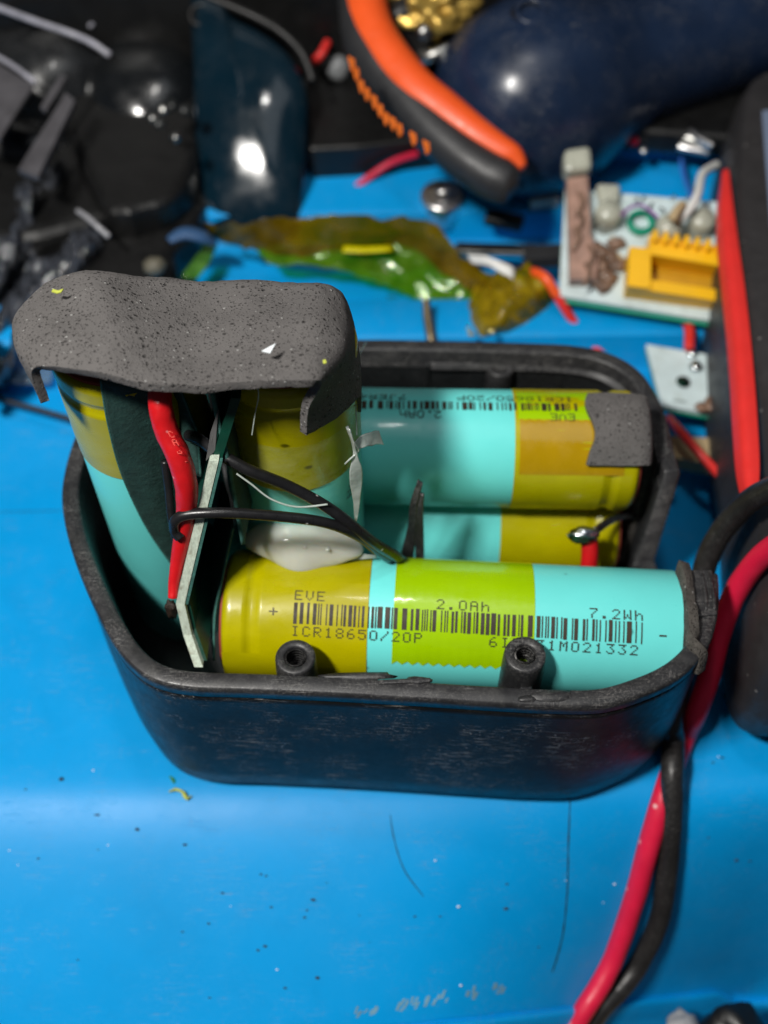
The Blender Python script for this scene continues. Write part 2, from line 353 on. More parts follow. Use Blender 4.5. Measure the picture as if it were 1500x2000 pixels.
def lid_profile(x):
    edge = lip_y(max(-6, min(6, x)))                        # the front lip runs a little askew
    pts = []
    y = 26.0
    pr = [(26, 1.55), (12.9, 1.55), (12.75, 1.5), (12.7, 1.1), (12.55, 1.0), (11.2, 1.0), (11.05, .95), (11.0, .25), (10.9, .2), (8.75, .2), (8.6, .25), (8.55, .78), (8.45, .85), (7.55, .85), (7.42, .8), (7.34, .08), (7.26, 0.0)]
    for yy, zz in pr: pts.append((yy+.02*x, zz-.06))
    k = 46
    for i in range(1, k+1):
        yy = 7.2+(edge-7.2)*i/k; pts.append((yy, lid_z(x, yy)))
    ze = lid_z(x, edge)
    pts += [(edge-.03, ze-.03), (edge-.06, ze-.09), (edge-.08, ze-.03), (edge-.14, ze+.0), (edge-.20, ze-.04), (edge-.3, ze-.25), (edge-.42, ze-.42), (edge-.55, ze-.5), (edge-.66, ze-.7), (edge-.7, ze-1.4), (edge-.72, ze-3.5)]
    return pts
xs = [-14+i*.5 for i in range(57)]
V = []; F = []
for x in xs:
    for (y, z) in lid_profile(x): V.append((x, y, z))
K = len(lid_profile(0))
F = [(i*K+j, i*K+j+1, (i+1)*K+j+1, (i+1)*K+j) for i in range(len(xs)-1) for j in range(K-1)]
lid = kind(mk('blue_case_lid', V, F, M['blue'], None, loc=(0, 0, 0)), 'structure'); bevel(lid, .04, 2, 40)
def S_(px, py, dz=0):                              # point on the lid seen at the pixel
    z = 0
    for _ in range(30): p = P(px, py, z); z = lid_z(p.x, p.y)
    p = P(px, py, z); return Vector((p.x, p.y, z+dz))
def strip(name, pix, wd, m, parent=None, dz=.004):
    c = cr([S_(*q) for q in pix], 8); V = []; F = []
    for i, p in enumerate(c):
        t = (c[min(i+1, len(c)-1)]-c[max(i-1, 0)]).normalized(); n = Vector((-t.y, t.x, 0)).normalized()
        ww = wd*(.7+.5*noise.noise(Vector((i*.5, 0, 0))))*min(1, .25+min(i, len(c)-1-i)/4)
        for s in (-1, 1):
            q = p+n*s*ww/2; V.append((q.x, q.y, lid_z(q.x, q.y)+dz))
    F = [(2*i, 2*i+1, 2*i+3, 2*i+2) for i in range(len(c)-1)]
    return mk(name, V, F, m, parent)
strip('seam_line', [(1113, 1560), (1110, 1650), (1108, 1740), (1100, 1820), (1088, 1870), (1078, 1900)], .032, M['groove'], lid)
strip('scratch', [(762, 1590), (770, 1640), (790, 1700), (828, 1752)], .022, M['groove'], lid)
strip('scratch', [(-20, 1000), (60, 999), (132, 997)], .02, M['groove'], lid)
# worn white lettering near the lip
wp = []
for k in range(11):
    if k in (2, 7, 9): continue
    for q in range(5):
        x0 = 690+k*27+rnd.random()*18; y0 = 1986-k*5.0+rnd.random()*14-7
        wp.append(((x0, y0), (x0+3+rnd.random()*6, y0-5-rnd.random()*12), 4+rnd.random()*3))
V = []; F = []
for (a, b, t) in wp:
    q = [S_(a[0], a[1], .004), S_(a[0]+t, a[1], .004), S_(b[0]+t, b[1], .004), S_(b[0], b[1], .004)]
    k = len(V); V += q; F.append((k, k+1, k+2, k+3))
mk('worn_lettering', V, F, mat('worn_white_ink', (.16, .36, .50, 1), .6, .3), lid, smooth=False)

floor = kind(mk('dark_floor', [(-60, -60, -9), (60, -60, -9), (60, 80, -9), (-60, 80, -9)], [(0, 1, 2, 3)], mat('dark_bench', (.03, .03, .032, 1), .8, .4, .2), None, smooth=False, loc=(0, 0, -9)), 'structure')
wall = kind(mk('dark_bench_wall', [(-60, 34, -9), (60, 34, -9), (60, 34, 50), (-60, 34, 50)], [(0, 1, 2, 3)], mat('dark_wall', (.02, .02, .02, 1), .8, .4, .2), None, smooth=False, loc=(0, 34, -9)), 'structure')

# ------------------------------------------------------------------ battery tray
H = 3.0
rimpx = [(122, 950), (124, 1000), (137, 1060), (158, 1120), (184, 1180), (214, 1240), (252, 1292), (300, 1326), (370, 1342), (480, 1346), (640, 1353), (800, 1362), (960, 1372), (1080, 1378), (1180, 1376), (1262, 1352),
         (1330, 1318), (1378, 1268), (1400, 1205), (1403, 1130), (1390, 1060), (1365, 1000), (1336, 940), (1318, 885), (1306, 832), (1284, 775), (1247, 722), (1188, 688), (1110, 673), (1000, 668), (850, 664), (700, 662), (520, 661), (380, 668), (270, 695), (200, 750), (160, 820), (134, 890)]
loop = cr([P(x, y, H) for x, y in rimpx], 12, True)
# even spacing
L_ = [0]
for i in range(len(loop)): L_.append(L_[-1]+(loop[(i+1) % len(loop)]-loop[i]).length)
NL = 420; rs = []
j = 0
for i in range(NL):
    s = L_[-1]*i/NL
    while L_[j+1] < s: j += 1
    t = (s-L_[j])/(L_[j+1]-L_[j]); rs.append(loop[j].lerp(loop[(j+1) % len(loop)], t))
loop = rs
nrms = []
for i in range(NL):
    t = (loop[(i+4) % NL]-loop[i-4]).normalized(); nrms.append(Vector((-t.y, t.x, 0)))
ctr = sum(loop, Vector())/NL
if nrms[0].dot(ctr-loop[0]) < 0: nrms = [-n for n in nrms]
tray = thing('battery_tray', 'open black plastic battery tray holding turquoise cells on the blue lid', 'battery case', (ctr.x, ctr.y, 0))
pa = P(1403, 1118, H); pb = P(1322, 925, H)
def in_notch(p): return p.x > 3 and pb.y > p.y > pa.y
def wallmesh(name, prof, m, closed_bottom=False, smooth=True, zmap=None):
    V = []; F = []
    for z, ins in prof:
        for i in range(NL):
            p = loop[i]+nrms[i]*ins; zz = z
            if in_notch(loop[i]) and z > .7: zz = .7+.04*noise.noise(p*3)+.0001*z
            elif z > 2.9: zz += .008*noise.noise(p*2.5)+.003*noise.noise(p*9)
            V.append(Vector((p.x, p.y, zz)))
    K = len(prof)
    for k in range(K-1):
        for i in range(NL):
            i2 = (i+1) % NL; F.append((k*NL+i, k*NL+i2, (k+1)*NL+i2, (k+1)*NL+i))
    if closed_bottom: F.append(tuple(range(NL)))
    return mk(name, V, F, m, tray, smooth=smooth)
wallmesh('outer_shell', [(LZ+.012, .75), (LZ+.012, .42), (LZ+.04, .28), (LZ+.12, .14), (LZ+.26, .05), (.3, .0), (1.0, -.01), (2.0, .0), (2.6, .0), (2.74, -.015), (2.765, .0), (2.775, .04)], M['case'], True)
wallmesh('rim_lip', [(2.775, .04), (2.79, .0), (2.80, -.02), (2.94, -.015), (2.98, .0), (3.0, .03), (3.0, .21), (2.99, .235), (2.96, .25), (2.7, .255), (2.68, .265)], M['rim'])
wallmesh('inner_wall', [(2.68, .265), (2.3, .30), (1.0, .36), (.4, .42), (.25, .6), (.22, .8)], M['caseint'])
V = [Vector((loop[i].x, loop[i].y, .22))+nrms[i]*.78 for i in range(NL)]
mk('tray_floor', V, [tuple(range(NL))], M['caseint'], tray)
# screw posts
def post(px, py, z, r, r2, lean=(0, 0), hgt=None):
    c = P(px, py, z); top = lathe('screw_post', [(0, r*1.06), (z-.25-.3, r*1.03), (z-.25-.04, r), (z-.25-.01, r*.96), (z-.25, r*.88), (z-.25, r2*1.12), (z-.25-.03, r2), (z-.25-.4, r2*.95), (z-.25-.41, 0)], (c.x+lean[0], c.y+lean[1], .25), (0, 0, 1), M['rim'], tray, segs=28)
    for k in range(5):
        zz = z-.07-k*.065; ring = []
        tube('thread', [(c.x+lean[0]+(r2-.012)*math.cos(a), c.y+lean[1]+(r2-.012)*math.sin(a), zz+.065*a/6.283) for a in [i*6.283/14 for i in range(14)]], .017, M['case'], top, segs=6, n=1)
    return c
post(577, 1282, 3.02, .275, .15); post(1026, 1277, 3.05, .285, .145); post(978, 716, 2.7, .23, .10)
for px in (577, 1026):                                     # web joining each post to the wall
    c = P(px, 1290, 2.8); box('post_web', (c.x, c.y-.32, 1.45), (.16, .3, 2.4), M['rim'], tray, bev=.02)
c = P(978, 716, 2.7); box('post_web', (c.x, c.y+.25, 1.4), (.34, .34, 2.4), M['case'], tray, bev=.02)
# ribs of the rear wall
for px, wd, zt in ((835, .10, 2.78), (752, .34, 2.55), (905, .06, 2.6), (1060, .06, 2.6), (1180, .08, 2.4)):
    c = P(px, 690, zt); box('wall_rib', (c.x, c.y-.12, zt/2+.1), (wd, .22, zt-.3), M['caseint'], tray, bev=.02)
o = grid('rear_ledge', [[P(x, y+14, 2.72) for x, y in ((690, 690), (760, 690), (835, 690), (850, 694), (960, 695), (1100, 700), (1180, 716), (1232, 750))], [P(x, y+26, 2.62) for x, y in ((690, 690), (760, 690), (835, 692), (850, 697), (960, 698), (1100, 703), (1175, 720), (1222, 754))]], M['rim'], tray, n=4, thick=.05)
# latch blocks either side of the opening
def lblock(name, pts, z1, z0, m):
    poly = [P(x, y, z1) for x, y in pts]; return prism(name, [(p.x, p.y) for p in poly], z0, z1, m, tray, bev=.025)
lblock('latch_block', [(1345, 1112), (1392, 1112), (1402, 1200), (1362, 1204)], 3.03, .8, M['rim'])
lblock('latch_block', [(1268, 812), (1300, 806), (1312, 884), (1284, 905)], 3.02, .8, M['rim'])
lblock('latch_tab', [(1280, 905), (1306, 900), (1308, 938), (1287, 942)], 2.75, 2.0, M['rim'])
for (x0, x1, y0, y1) in ((1372, 1380, 1120, 1192), (1384, 1389, 1118, 1170), (1390, 1396, 1135, 1192)):
    a = P(x0, y0, 3.03); b = P(x1, y1, 3.03); tube('latch_ridge', [a, a.lerp(b, .5)+Vector((.01, 0, 0)), b], [.018, .03, .02], M['rim'], tray, segs=8, n=4, wob=.6)
for (x0, x1, y0, y1) in ((1282, 1290, 830, 892), (1296, 1303, 822, 880)):
    a = P(x0, y0, 3.02); b = P(x1, y1, 3.02); tube('latch_ridge', [a, a.lerp(b, .5), b], [.018, .03, .02], M['rim'], tray, segs=8, n=4, wob=.6)
# curled black dividers in the middle of the tray
def fin(pts0, pts1, m=M['rim'], t=.06): return grid('divider_fin', [pts0, pts1], m, tray, n=5, thick=t, bump=.03, bs=4)
def Pv(px, py, y):
    r = ray(px, py); return CAM+r*((y-CAM.y)/r.y)
fin([Pv(816, 936, 1.42), Pv(802, 985, 1.36), Pv(797, 1030, 1.34), Pv(780, 1092, 1.32)], [Pv(826, 942, 1.40), Pv(816, 985, 1.30), Pv(814, 1035, 1.28), Pv(806, 1096, 1.26)], t=.05)
fin([Pv(822, 962, 1.36), Pv(814, 1000, 1.30), Pv(812, 1040, 1.28), Pv(812, 1090, 1.26)], [Pv(828, 965, 1.34), Pv(826, 1005, 1.26), Pv(827, 1045, 1.24), Pv(828, 1096, 1.22)], t=.04)
# rough flash on the rim
for (px, py, sx, sy) in ((700, 1322, .5, .07), (818, 1330, .18, .06), (1078, 1360, .3, .08), (1030, 1366, .14, .05)):
    blob('rim_flash', P(px, py, 2.99), (sx, sy, .035), M['rim'], tray, .5, 3, px, 2)
box('rim_chip', P(790, 1331, 3.0), (.7, .07, .05), M['rim'], tray, rot=.05, bev=.02)

# ------------------------------------------------------------------ cells
RC = .925
def prof_r(d):
    r = RC; pp = [(0, r-.10), (.012, r-.055), (.05, r-.015), (.10, r), (.30, r), (.36, r-.03), (.42, r-.045), (.48, r-.03), (.55, r), (99, r)]
    for (a, x), (b, y) in zip(pp, pp[1:]):
        if d <= b: return x+(y-x)*max(0, d-a)/(b-a)
def cell(label, a, b, positive_at_a=True):
    a = Vector(a); b = Vector(b); ax = (b-a).normalized(); Ln = (b-a).length
    t = thing('battery_cell', label, 'battery cell', a, 'turquoise cylindrical cells of the battery pack')
    r = RC
    prof = [(0, .55), (0, r-.10), (.012, r-.055), (.05, r-.015), (.10, r), (.30, r), (.36, r-.03), (.42, r-.045), (.48, r-.03), (.55, r), (Ln-.08, r), (Ln-.03, r-.02), (Ln, r-.07), (Ln, r-.2)]
    lathe('wrapper', prof, a, ax, M['teal'], t, segs=72)
    lathe('end_cap', [(-.03, .42), (-.03, .5), (.0, .6), (.01, .6)], a, ax, M['steel'], t, segs=32)
    lathe('insulator_ring', [(-.02, .3), (-.03, .4), (-.03, r-.09), (-.02, r-.07), (.01, r-.06), (.02, .5)], a, ax, M['ring'], t, segs=48)
    lathe('base_can', [(Ln+.005, r-.22), (Ln-.02, .0)], a, ax, M['steel'], t, segs=32)
    return t, a, ax, Ln
def band(t, a, ax, u0, u1, m, arc=None, ref=None, r=RC, name='tape_band', saw=None, n=8, groove=True):
    """tape on the cell between u0 and u1; saw = length of teeth on the last edge of the arc"""
    ax = Vector(ax).normalized(); u = Vector(ref or (0, 0, 1)); u = (u-ax*u.dot(ax)).normalized(); v = ax.cross(u)
    a0, a1 = arc or (0, 2*math.pi); ns = 64; V = []; F = []; ds = []
    k = max(3, int((u1-u0)/.07))
    for i in range(k+1): ds.append(u0+(u1-u0)*i/k)
    if groove and u0 < .02: ds = sorted(set(ds+[.012, .05, .1, .3, .36, .42, .48, .55])); k = len(ds)-1
    for i, d in enumerate(ds):
        rr = r+.008
        if groove: rr = r-RC+prof_r(d)+.012
        for s in range(ns+1):
            e = a1 if not (saw and i % 2) else a1-math.copysign(saw, a1-a0)
            th = a0+(e-a0)*s/ns; wob = .003*noise.noise(Vector((d*2, th*3, u0*5)))
            V.append(Vector(a)+ax*d+(u*math.cos(th)+v*math.sin(th))*(rr+wob))
    for i in range(k):
        for s in range(ns): F.append((i*(ns+1)+s, i*(ns+1)+s+1, (i+1)*(ns+1)+s+1, (i+1)*(ns+1)+s))
    return mk(name, V, F, m, t)
# front cell
zc = 2.2
fa = P(452, 1197, zc); fb = P(1318, 1239, zc)
t1, a1, x1, L1 = cell('front lying cell with olive and lime tape bands and the full upright printed code', fa, fb)
face = (CAM-(fa+fb)/2); face = (face-x1*face.dot(x1)).normalized()
sc = L1/903.0
U = lambda px: (px-431)*sc
band(t1, a1, x1, .0, U(717), M['olive'])
# the lime strip wraps over the top and ends in teeth on the front side
band(t1, a1, x1, U(768), U(1040), M['lime'], arc=(-math.pi*.9, .60), ref=face, saw=.055) if False else None
vv = x1.cross(face)
sgn = 1 if vv.z < 0 else -1                           # towards the front side, downwards
def arcband(t, a, ax, u0, u1, m, e0, e1, ref, sg, saw=None, r=RC, name='tape_band'):
    return band(t, a, ax, u0, u1, m, arc=(sg*e0, sg*e1), ref=ref, saw=saw, r=r, name=name, groove=False)
arcband(t1, a1, x1, U(766), U(1038), M['lime'], -2.6, .70, face, sgn, saw=.06)
arcband(t1, a1, x1, .02, U(717), M['olive'], .62, 1.5, face, sgn, r=RC+.006)
R1 = RC+.012
rects = []
dw = .0245; dh = .0205
pv = -.0
rects += dots('+', U(525), -.10, dw*1.0, dh*1.05)
def pr(s, px, v, w_=dw, pitch=None): return dots(s, U(px), v, w_, dh, pitch or 21.6*sc)
rects += pr('EVE', 573, -.345, dw*.88)
rects += pr('2.0Ah', 848, -.33, dw*.88); rects += pr('7.2Wh', 1142, -.33, dw*.88)
rects += pr('ICR18650/20P', 570, .155, dw*.88); rects += pr('6IPG31M021332', 952, .150, dw*.88, 22.4*sc)
rects += bars(U(573), U(1246), -.17, .125, .0185, 11)
rects += [(U(1275), U(1289), -.01, .012)]
on_cyl('printed_code', [(u0, u1, v0+.06*u0/L1-.03, v1+.06*u0/L1-.03) for (u0, u1, v0, v1) in rects], a1, x1, R1, face, M['print'], t1, flip=sgn)
# rear upper cell, lying the other way round (printing upside down)
zu = 2.72
ru = P(1230, 880, zu); lu = P(1230-895*.865, 868, zu)
t2, a2, x2, L2 = cell('upper rear lying cell, printing upside down, foam folded over its end', ru, lu)
face2 = (CAM-(ru+lu)/2); face2 = (face2-x2*face2.dot(x2)).normalized()
s2 = L2/(895*.865); U2 = lambda px: (1238-px)*s2
band(t2, a2, x2, .0, U2(1003), M['olive'])
v2 = x2.cross(face2); up2 = 1 if v2.z > 0 else -1        # v grows towards the rear/top
arcband(t2, a2, x2, .25, U2(1012), M['amberdeep'], -.42, .5, face2, up2, saw=.03, r=RC+.006)
arcband(t2, a2, x2, .25, U2(1010), M['lime'], .5, 1.2, face2, up2, r=RC+.004)
q = []
q += bars(.95, 5.6, .62, .78, .021, 5)
def pr2(s, px, v, w_=.021): return dots(s, U2(px), v, w_, .019, w_*6.2)
q += pr2('EVE', 1114, .44) + pr2('2.0Ah', 866, .46) + pr2('ICR18650/20P', 1114, .82, .024) + pr2('7JER42M0', 800, .82, .024)
on_cyl('printed_code', q, a2, x2, RC+.014, face2, M['print'], t2, flip=up2)
# rear lower cell
zl = .95
rl = P(1192, 1022, zl); ll = rl+(lu-ru)
t3, a3, x3, L3 = cell('lower rear lying cell in the bottom of the tray beside the solder blob', rl, ll)
band(t3, a3, x3, .0, 1.93, M['olive'])
# standing cells
def Py(px, py, y):
    r = ray(px, py); return CAM+r*((y-CAM.y)/r.y)
def standing(label, px, pyt, zt, pxb_dx, dyb, band_len):
    top = P(px, pyt, zt); top.y += RC; bot = Vector((top.x+pxb_dx, top.y+dyb, zt-6.1))
    t, a, ax, Ln = cell(label, top, bot); band(t, a, ax, 0, band_len, M['olive']); return t, a, ax, Ln
t4, a4, x4, L4 = standing('turquoise cell standing upright at the left end of the tray under the foam', 214, 762, 6.2, .10, .0, 1.75)
t5, a5, x5, L5 = standing('turquoise cell standing upright beside the green board, wrapped in clear tape', 546, 766, 6.2, .06, .0, 1.95)
# pale overlap of the tape on the left standing cell
f4 = Vector((-.96, -.27, 0))
# clear tape around the right standing cell
ct = band(t5, a5, x5, 1.0, 3.3, M['clear'], arc=(-1.2, 2.0), ref=Vector((.1, -1, 0)), r=RC+.03, name='clear_tape', groove=False)
f5 = Vector((.85, -.5, 0))
pm = []
for k in range(8):
    an = k*math.pi/4
    for r_ in (.05, .085, .12): pm.append((2.42+r_*math.cos(an)-.014, 2.42+r_*math.cos(an)+.014, r_*math.sin(an)-.014, r_*math.sin(an)+.014))
pm += [(2.4, 2.44, -.02, .02), (2.28, 2.31, -.15, -.05), (2.54, 2.57, .03, .15), (2.2, 2.26, -.05, -.02)]
on_cyl('printed_mark', pm, a5, x5, RC+.012, f5, M['tealprint'], t5)

# ------------------------------------------------------------------ foam
fp = lambda x, y, z: P(x, y, z)
back = [(46, 690, 6.15), (24, 628, 6.62), (62, 576, 6.95), (120, 541, 7.02), (200, 532, 7.12), (300, 545, 7.0), (400, 552, 6.9), (500, 550, 6.95), (580, 556, 7.0), (640, 560, 6.95), (678, 592, 6.75), (702, 690, 6.35), (704, 772, 6.0)]
front = [(80, 790, 6.2), (62, 728, 6.72), (98, 716, 6.9), (160, 722, 6.98), (225, 735, 6.98), (300, 750, 6.95), (380, 753, 6.9), (460, 748, 6.92), (540, 744, 6.95), (606, 745, 6.97), (628, 752, 6.85), (603, 800, 6.35), (599, 850, 5.95)]
rows = []
back = [(x, y, z-(0 if i < 2 else .3 if i < 5 else .38)) for i, (x, y, z) in enumerate(back)]
B = [P(*q) for q in back]; Fr = [P(*q) for q in front]
drape = [p+Vector((0, .22, -.55)) for p in B]; rnd_ = [p+Vector((0, .16, -.16)) for p in B]
mid = []
for f in (.12, .35, .62, .86):
    row = []
    for i, (b, g) in enumerate(zip(B, Fr)):
        p = b.lerp(g, f); bulge = [.0, .08, .1, .1, .12, .06, .02, .03, .06, .1, .12, .1, .05][i]*math.sin(f*math.pi)
        if i <= 1: p += Vector((-bulge, 0, 0))
        elif i >= 10: p += Vector((bulge*1.3, 0, 0))
        else: p += Vector((0, 0, bulge))
        row.append(p)
    mid.append(row)
rows = [drape, rnd_, B]+mid+[Fr]
foam = grid('foam_cover', rows, M['foam'], None, n=7, thick=.11, off=-1, bump=.045, bs=1.6, seed=4)
bevel(foam, .03, 3, 50)
tag(foam, 'crumpled dark grey foam pad capping the two standing cells', 'foam pad')
# foam pad folded over the end of the upper rear cell
def cylpt(a, ax, face, sg, u, th, r): 
    v = ax.cross(face)*sg; return Vector(a)+ax*u+(face*math.cos(th)+v*math.sin(th))*r
rws = []
for k in range(7):
    th = .98-k*.2; row = []
    for (u, dr) in ((-.15, -.55), (-.14, -.2), (-.10, .0), (.0, .07), (.2, .085), (.5, .085), (.78+.06*math.sin(k*1.3), .085)):
        row.append(cylpt(a2, x2, face2, up2, u, th, RC+dr))
    rws.append(row)
o = grid('foam_pad', rws, M['foam'], None, n=5, thick=.09, off=0, bump=.02, bs=3, seed=9); bevel(o, .02, 2, 50)
tag(o, 'small grey foam piece folded over the taped end of the upper rear cell', 'foam pad')
rws = [[P(x, y, z)+Vector((dx, 0, 0)) for (x, y, z) in ((1266, 890, 2.9), (1262, 940, 2.4), (1248, 1000, 1.7), (1228, 1060, 1.0), (1212, 1100, .5))] for dx in (0, .0)]
rws[1] = [p+Vector((-.02, .5, 0)) for p in rws[0]]
o = grid('foam_strip', [rws[0], rws[1]], M['foamdark'], None, n=5, thick=.16, off=0, bump=.05, bs=4, seed=3)
tag(o, 'ragged dark foam strip between rear cell ends and the cut side wall', 'foam strip')
# foam ring piece at the right end of the front cell
v1 = x1.cross(face)*sgn
rws = []
for k in range(9):
    th = -1.22+k*.215; row = []
    for (du, rr) in ((L1+.05, .55), (L1+.05, .80), (L1+.07, .95+.05*math.cos(k)), (L1+.09, 1.02+.06*math.cos(k*1.2)-.04*k/8)):
        row.append(Vector(a1)+x1*du+(face*math.cos(th)+v1*math.sin(th))*rr)
    rws.append(row)
o = grid('foam_strip', rws, M['foamdark'], None, n=4, thick=.15, off=1, bump=.04, bs=5, seed=5); bevel(o, .02, 2, 50)
tag(o, 'curved brown-grey foam strip pressed against the minus end of the front cell', 'foam strip')

# bits on the foam
def scrap(name, pts, z, m, label, cat, t=.015, parent=None, grp=None):
    poly = [P(x, y, z) for x, y in pts]; o = prism(name, [(p.x, p.y) for p in poly], z, z+t, m, None, bev=0); tag(o, label, cat, grp); return o
scrap('paper_scrap', [(511, 687), (539, 672), (528, 691)], 7.08, M['palebit'], 'tiny white paper triangle lying on the grey foam cap', 'paper scrap')
scrap('plastic_scrap', [(101, 571), (104, 566), (114, 569), (125, 565), (120, 572), (112, 574)], 7.04, M['yellowbit'], 'tiny yellow-green scrap on the foam cap near its rounded end', 'scrap')
scrap('plastic_scrap', [(630, 705), (636, 703), (638, 710), (632, 712)], 7.03, M['yellowbit'], 'tiny yellow speck on the foam cap near its square corner', 'scrap')

# ------------------------------------------------------------------ board and fibre paper between the standing cells
F1, F2, F3 = P(446, 800, 6.0), P(345, 1185, 3.35), P(390, 1304, 2.75)
F0 = P(398, 925, 5.1)
def sheet3(name, line, back, t, m, parent=None, n=5, off=0, bump=0):
    return grid(name, [line, [p+Vector(back) for p in line]], m, parent, n=n, thick=t, off=off, bump=bump, bs=4)
pcb = thing('circuit_board', 'thin circuit board seen on its pale cut edge between the standing cells', 'circuit board', F2)
def plate(name, line, back, t, m, parent):
    V = []; K = len(line)
    for p in line: V += [p+Vector((-t/2, 0, 0)), p+Vector((t/2, 0, 0))]
    for p in line: V += [p+Vector(back)+Vector((-t/2, 0, 0)), p+Vector(back)+Vector((t/2, 0, 0))]
    F = []
    for i in range(K-1):
        a = 2*i; b = 2*i+2*K
        F += [(a, a+1, a+3, a+2), (b, b+2, b+3, b+1), (a, a+2, b+2, b), (a+1, b+1, b+3, a+3)]
    F += [(0, 2*K, 2*K+1, 1), (2*K-2, 2*K-1, 4*K-1, 4*K-2)]
    return mk(name, V, F, m, parent, smooth=False)
line = [P(452, 790, 6.2), P(418, 900, 5.45), P(386, 1035, 4.5), P(352, 1180, 3.45), P(366, 1240, 3.0), P(388, 1303, 2.72)]
plate('core', line[1:], (0, .10, 0), .115, M['fr4'], pcb)
plate('solder_mask', [p+Vector((.045, .10, 0)) for p in line], (.0, 1.9, 0), .12, M['pcbgreen'], pcb)
plate('edge_trim', [p+Vector((.09, -.01, .01)) for p in line[1:4]], (.0, .05, 0), .035, M['fishedge'], pcb)
blob('burnt_corner', P(335, 1190, 3.3), (.075, .08, .2), mat('charred_resin', (.03, .018, .012, 1), .5, .5, 6, bump=1), pcb, .6, 3, 2)
for k, (px, py, z) in enumerate(((348, 1045, 4.3), (355, 1090, 4.0))): blob('solder_joint', P(px, py, z), (.05, .05, .04), M['metal'], pcb, .2, 2, k, 2)
slab('white_label', P(411, 845, 5.75), P(426, 800, 6.05), P(420, 880, 5.5), P(402, 900, 5.4), .02, mat('grey_print', (.12, .12, .12, 1), .6), pcb)
# fibre sheets
def fish(label, rows, edge=None, m=None):
    t = thing('fibre_sheet', label, 'insulating sheet', rows[0][-1])
    grid('sheet', rows, m or M['fish'], t, n=6, thick=.03)
    tube('cut_edge', edge or rows[0], .020, M['fishedge'], t, segs=6, n=6)
    return t
yf = a4.y-RC-.04
lf = [Py(197, 742, yf+.03), Py(212, 830, yf+.0), Py(240, 930, yf), Py(290, 1035, yf), Py(348, 1118, yf-.05)]
fish('large dark green fibre sheet leaning over the left standing cell', [lf, [Py(262, 748, yf+.1), Py(268, 830, yf+.05), Py(290, 930, yf+.02), Py(325, 1035, yf), Py(356, 1112, yf)], [Py(330, 750, yf+.25), Py(338, 840, yf+.2), Py(345, 930, yf+.15), Py(352, 1035, yf+.1), Py(362, 1112, yf+.05)]], lf)
lf2 = [P(414, 765, 6.3), P(428, 830, 5.8), P(446, 900, 5.3), P(456, 960, 4.7), P(475, 1062, 3.9)]
fish('narrow green fibre sheet beside the taped standing cell', [lf2, [p+Vector((.03, .9, -.2)) for p in lf2], [p+Vector((.0, 1.6, -.5)) for p in lf2]], lf2)
tube('fibre_edge', lf2, .035, M['fishedge'], C.objects['fibre_sheet.001'], segs=8, n=6, sx=.6)
lf3 = [P(352, 760, 5.9), P(372, 810, 5.5), P(386, 852, 5.2), P(392, 930, 4.6)]
fish('short green fibre sheet just behind the thick red wire', [lf3, [p+Vector((-.5, .3, -.2)) for p in lf3], [p+Vector((-.8, .8, -.4)) for p in lf3]], lf3)
lf4 = [P(455, 1030, 3.9), P(446, 1070, 3.6), P(436, 1120, 3.3), P(420, 1200, 2.9), P(418, 1290, 2.4)]
fish('thin dark green fibre sheet between the board and the plus end of the front cell', [lf4, [p+Vector((-.15, .7, -.2)) for p in lf4], [p+Vector((-.3, 1.2, -.5)) for p in lf4]], lf4)

# ------------------------------------------------------------------ wires
def wire(label, pts, r, m, cat='wire', name='wire', **k):
    o = tube(name, pts, r, m, None, n=10, **k); return tag(o, label, cat)
rw = thing('wire', 'thick red wire coming down from under the foam cap to the board', 'wire', P(345, 1150, 3.6))
tube('insulation', [P(314, 735, 6.4), P(313, 790, 6.2), P(325, 840, 5.9), P(348, 890, 5.6), P(363, 945, 5.2), P(364, 1000, 4.7), P(354, 1060, 4.2), P(341, 1130, 3.7), P(337, 1168, 3.5)], [.135, .145, .148, .15, .145, .13, .11, .08, .06], M['redwire'], rw, n=10, segs=20, wob=.06)
V = []; F = []
for k, ch in enumerate('CABLE'):
    for (u0, u1, v0, v1) in dots(ch, 0, 0, 3.1, 3.4):
        f = (k*26+v1)/130
        bx = 329+f*34; by = 838+f*78; q = []
        for (uu, vvv) in ((u0, v0), (u1, v0), (u1, v1), (u0, v1)):
            dx = (uu-7.5)*.62; dy = vvv*.85
            q.append(P(331+k*7.4+dx+dy*.32, 842+k*16+dy*.62, 6.06-k*.145))
        i = len(V); V += q; F.append((i, i+1, i+2, i+3))
kind(mk('lettering', V, F, mat('faded_ink', (.72, .10, .08, 1), .6), rw, smooth=False), 'stuff')
wire('thin black wire running from the board down past the taped cell', [P(368, 850, 5.2), P(392, 860, 5.3), P(420, 880, 5.35), P(480, 915, 5.2), P(560, 948, 4.9), P(630, 985, 4.6), P(680, 1020, 4.3), P(730, 1060, 3.8), P(772, 1086, 3.2), P(795, 1104, 2.5), P(805, 1125, 1.6)], .078, M['blackwire'])
wire('thin black wire looping round the board edge above the glue blob', [P(352, 1050, 4.4), P(341, 1035, 4.5), P(344, 1015, 4.7), P(372, 1004, 4.8), P(450, 1002, 4.8), P(560, 1010, 4.6), P(640, 1022, 4.4), P(700, 1047, 4.0), P(738, 1076, 3.5), P(765, 1096, 2.9), P(780, 1120, 1.9)], .072, M['blackwire'])
wire('slim dark wire behind the red wire', [P(322, 900, 4.9), P(330, 960, 4.5), P(335, 1010, 4.2), P(345, 1060, 3.9)], .06, M['blackwire'])
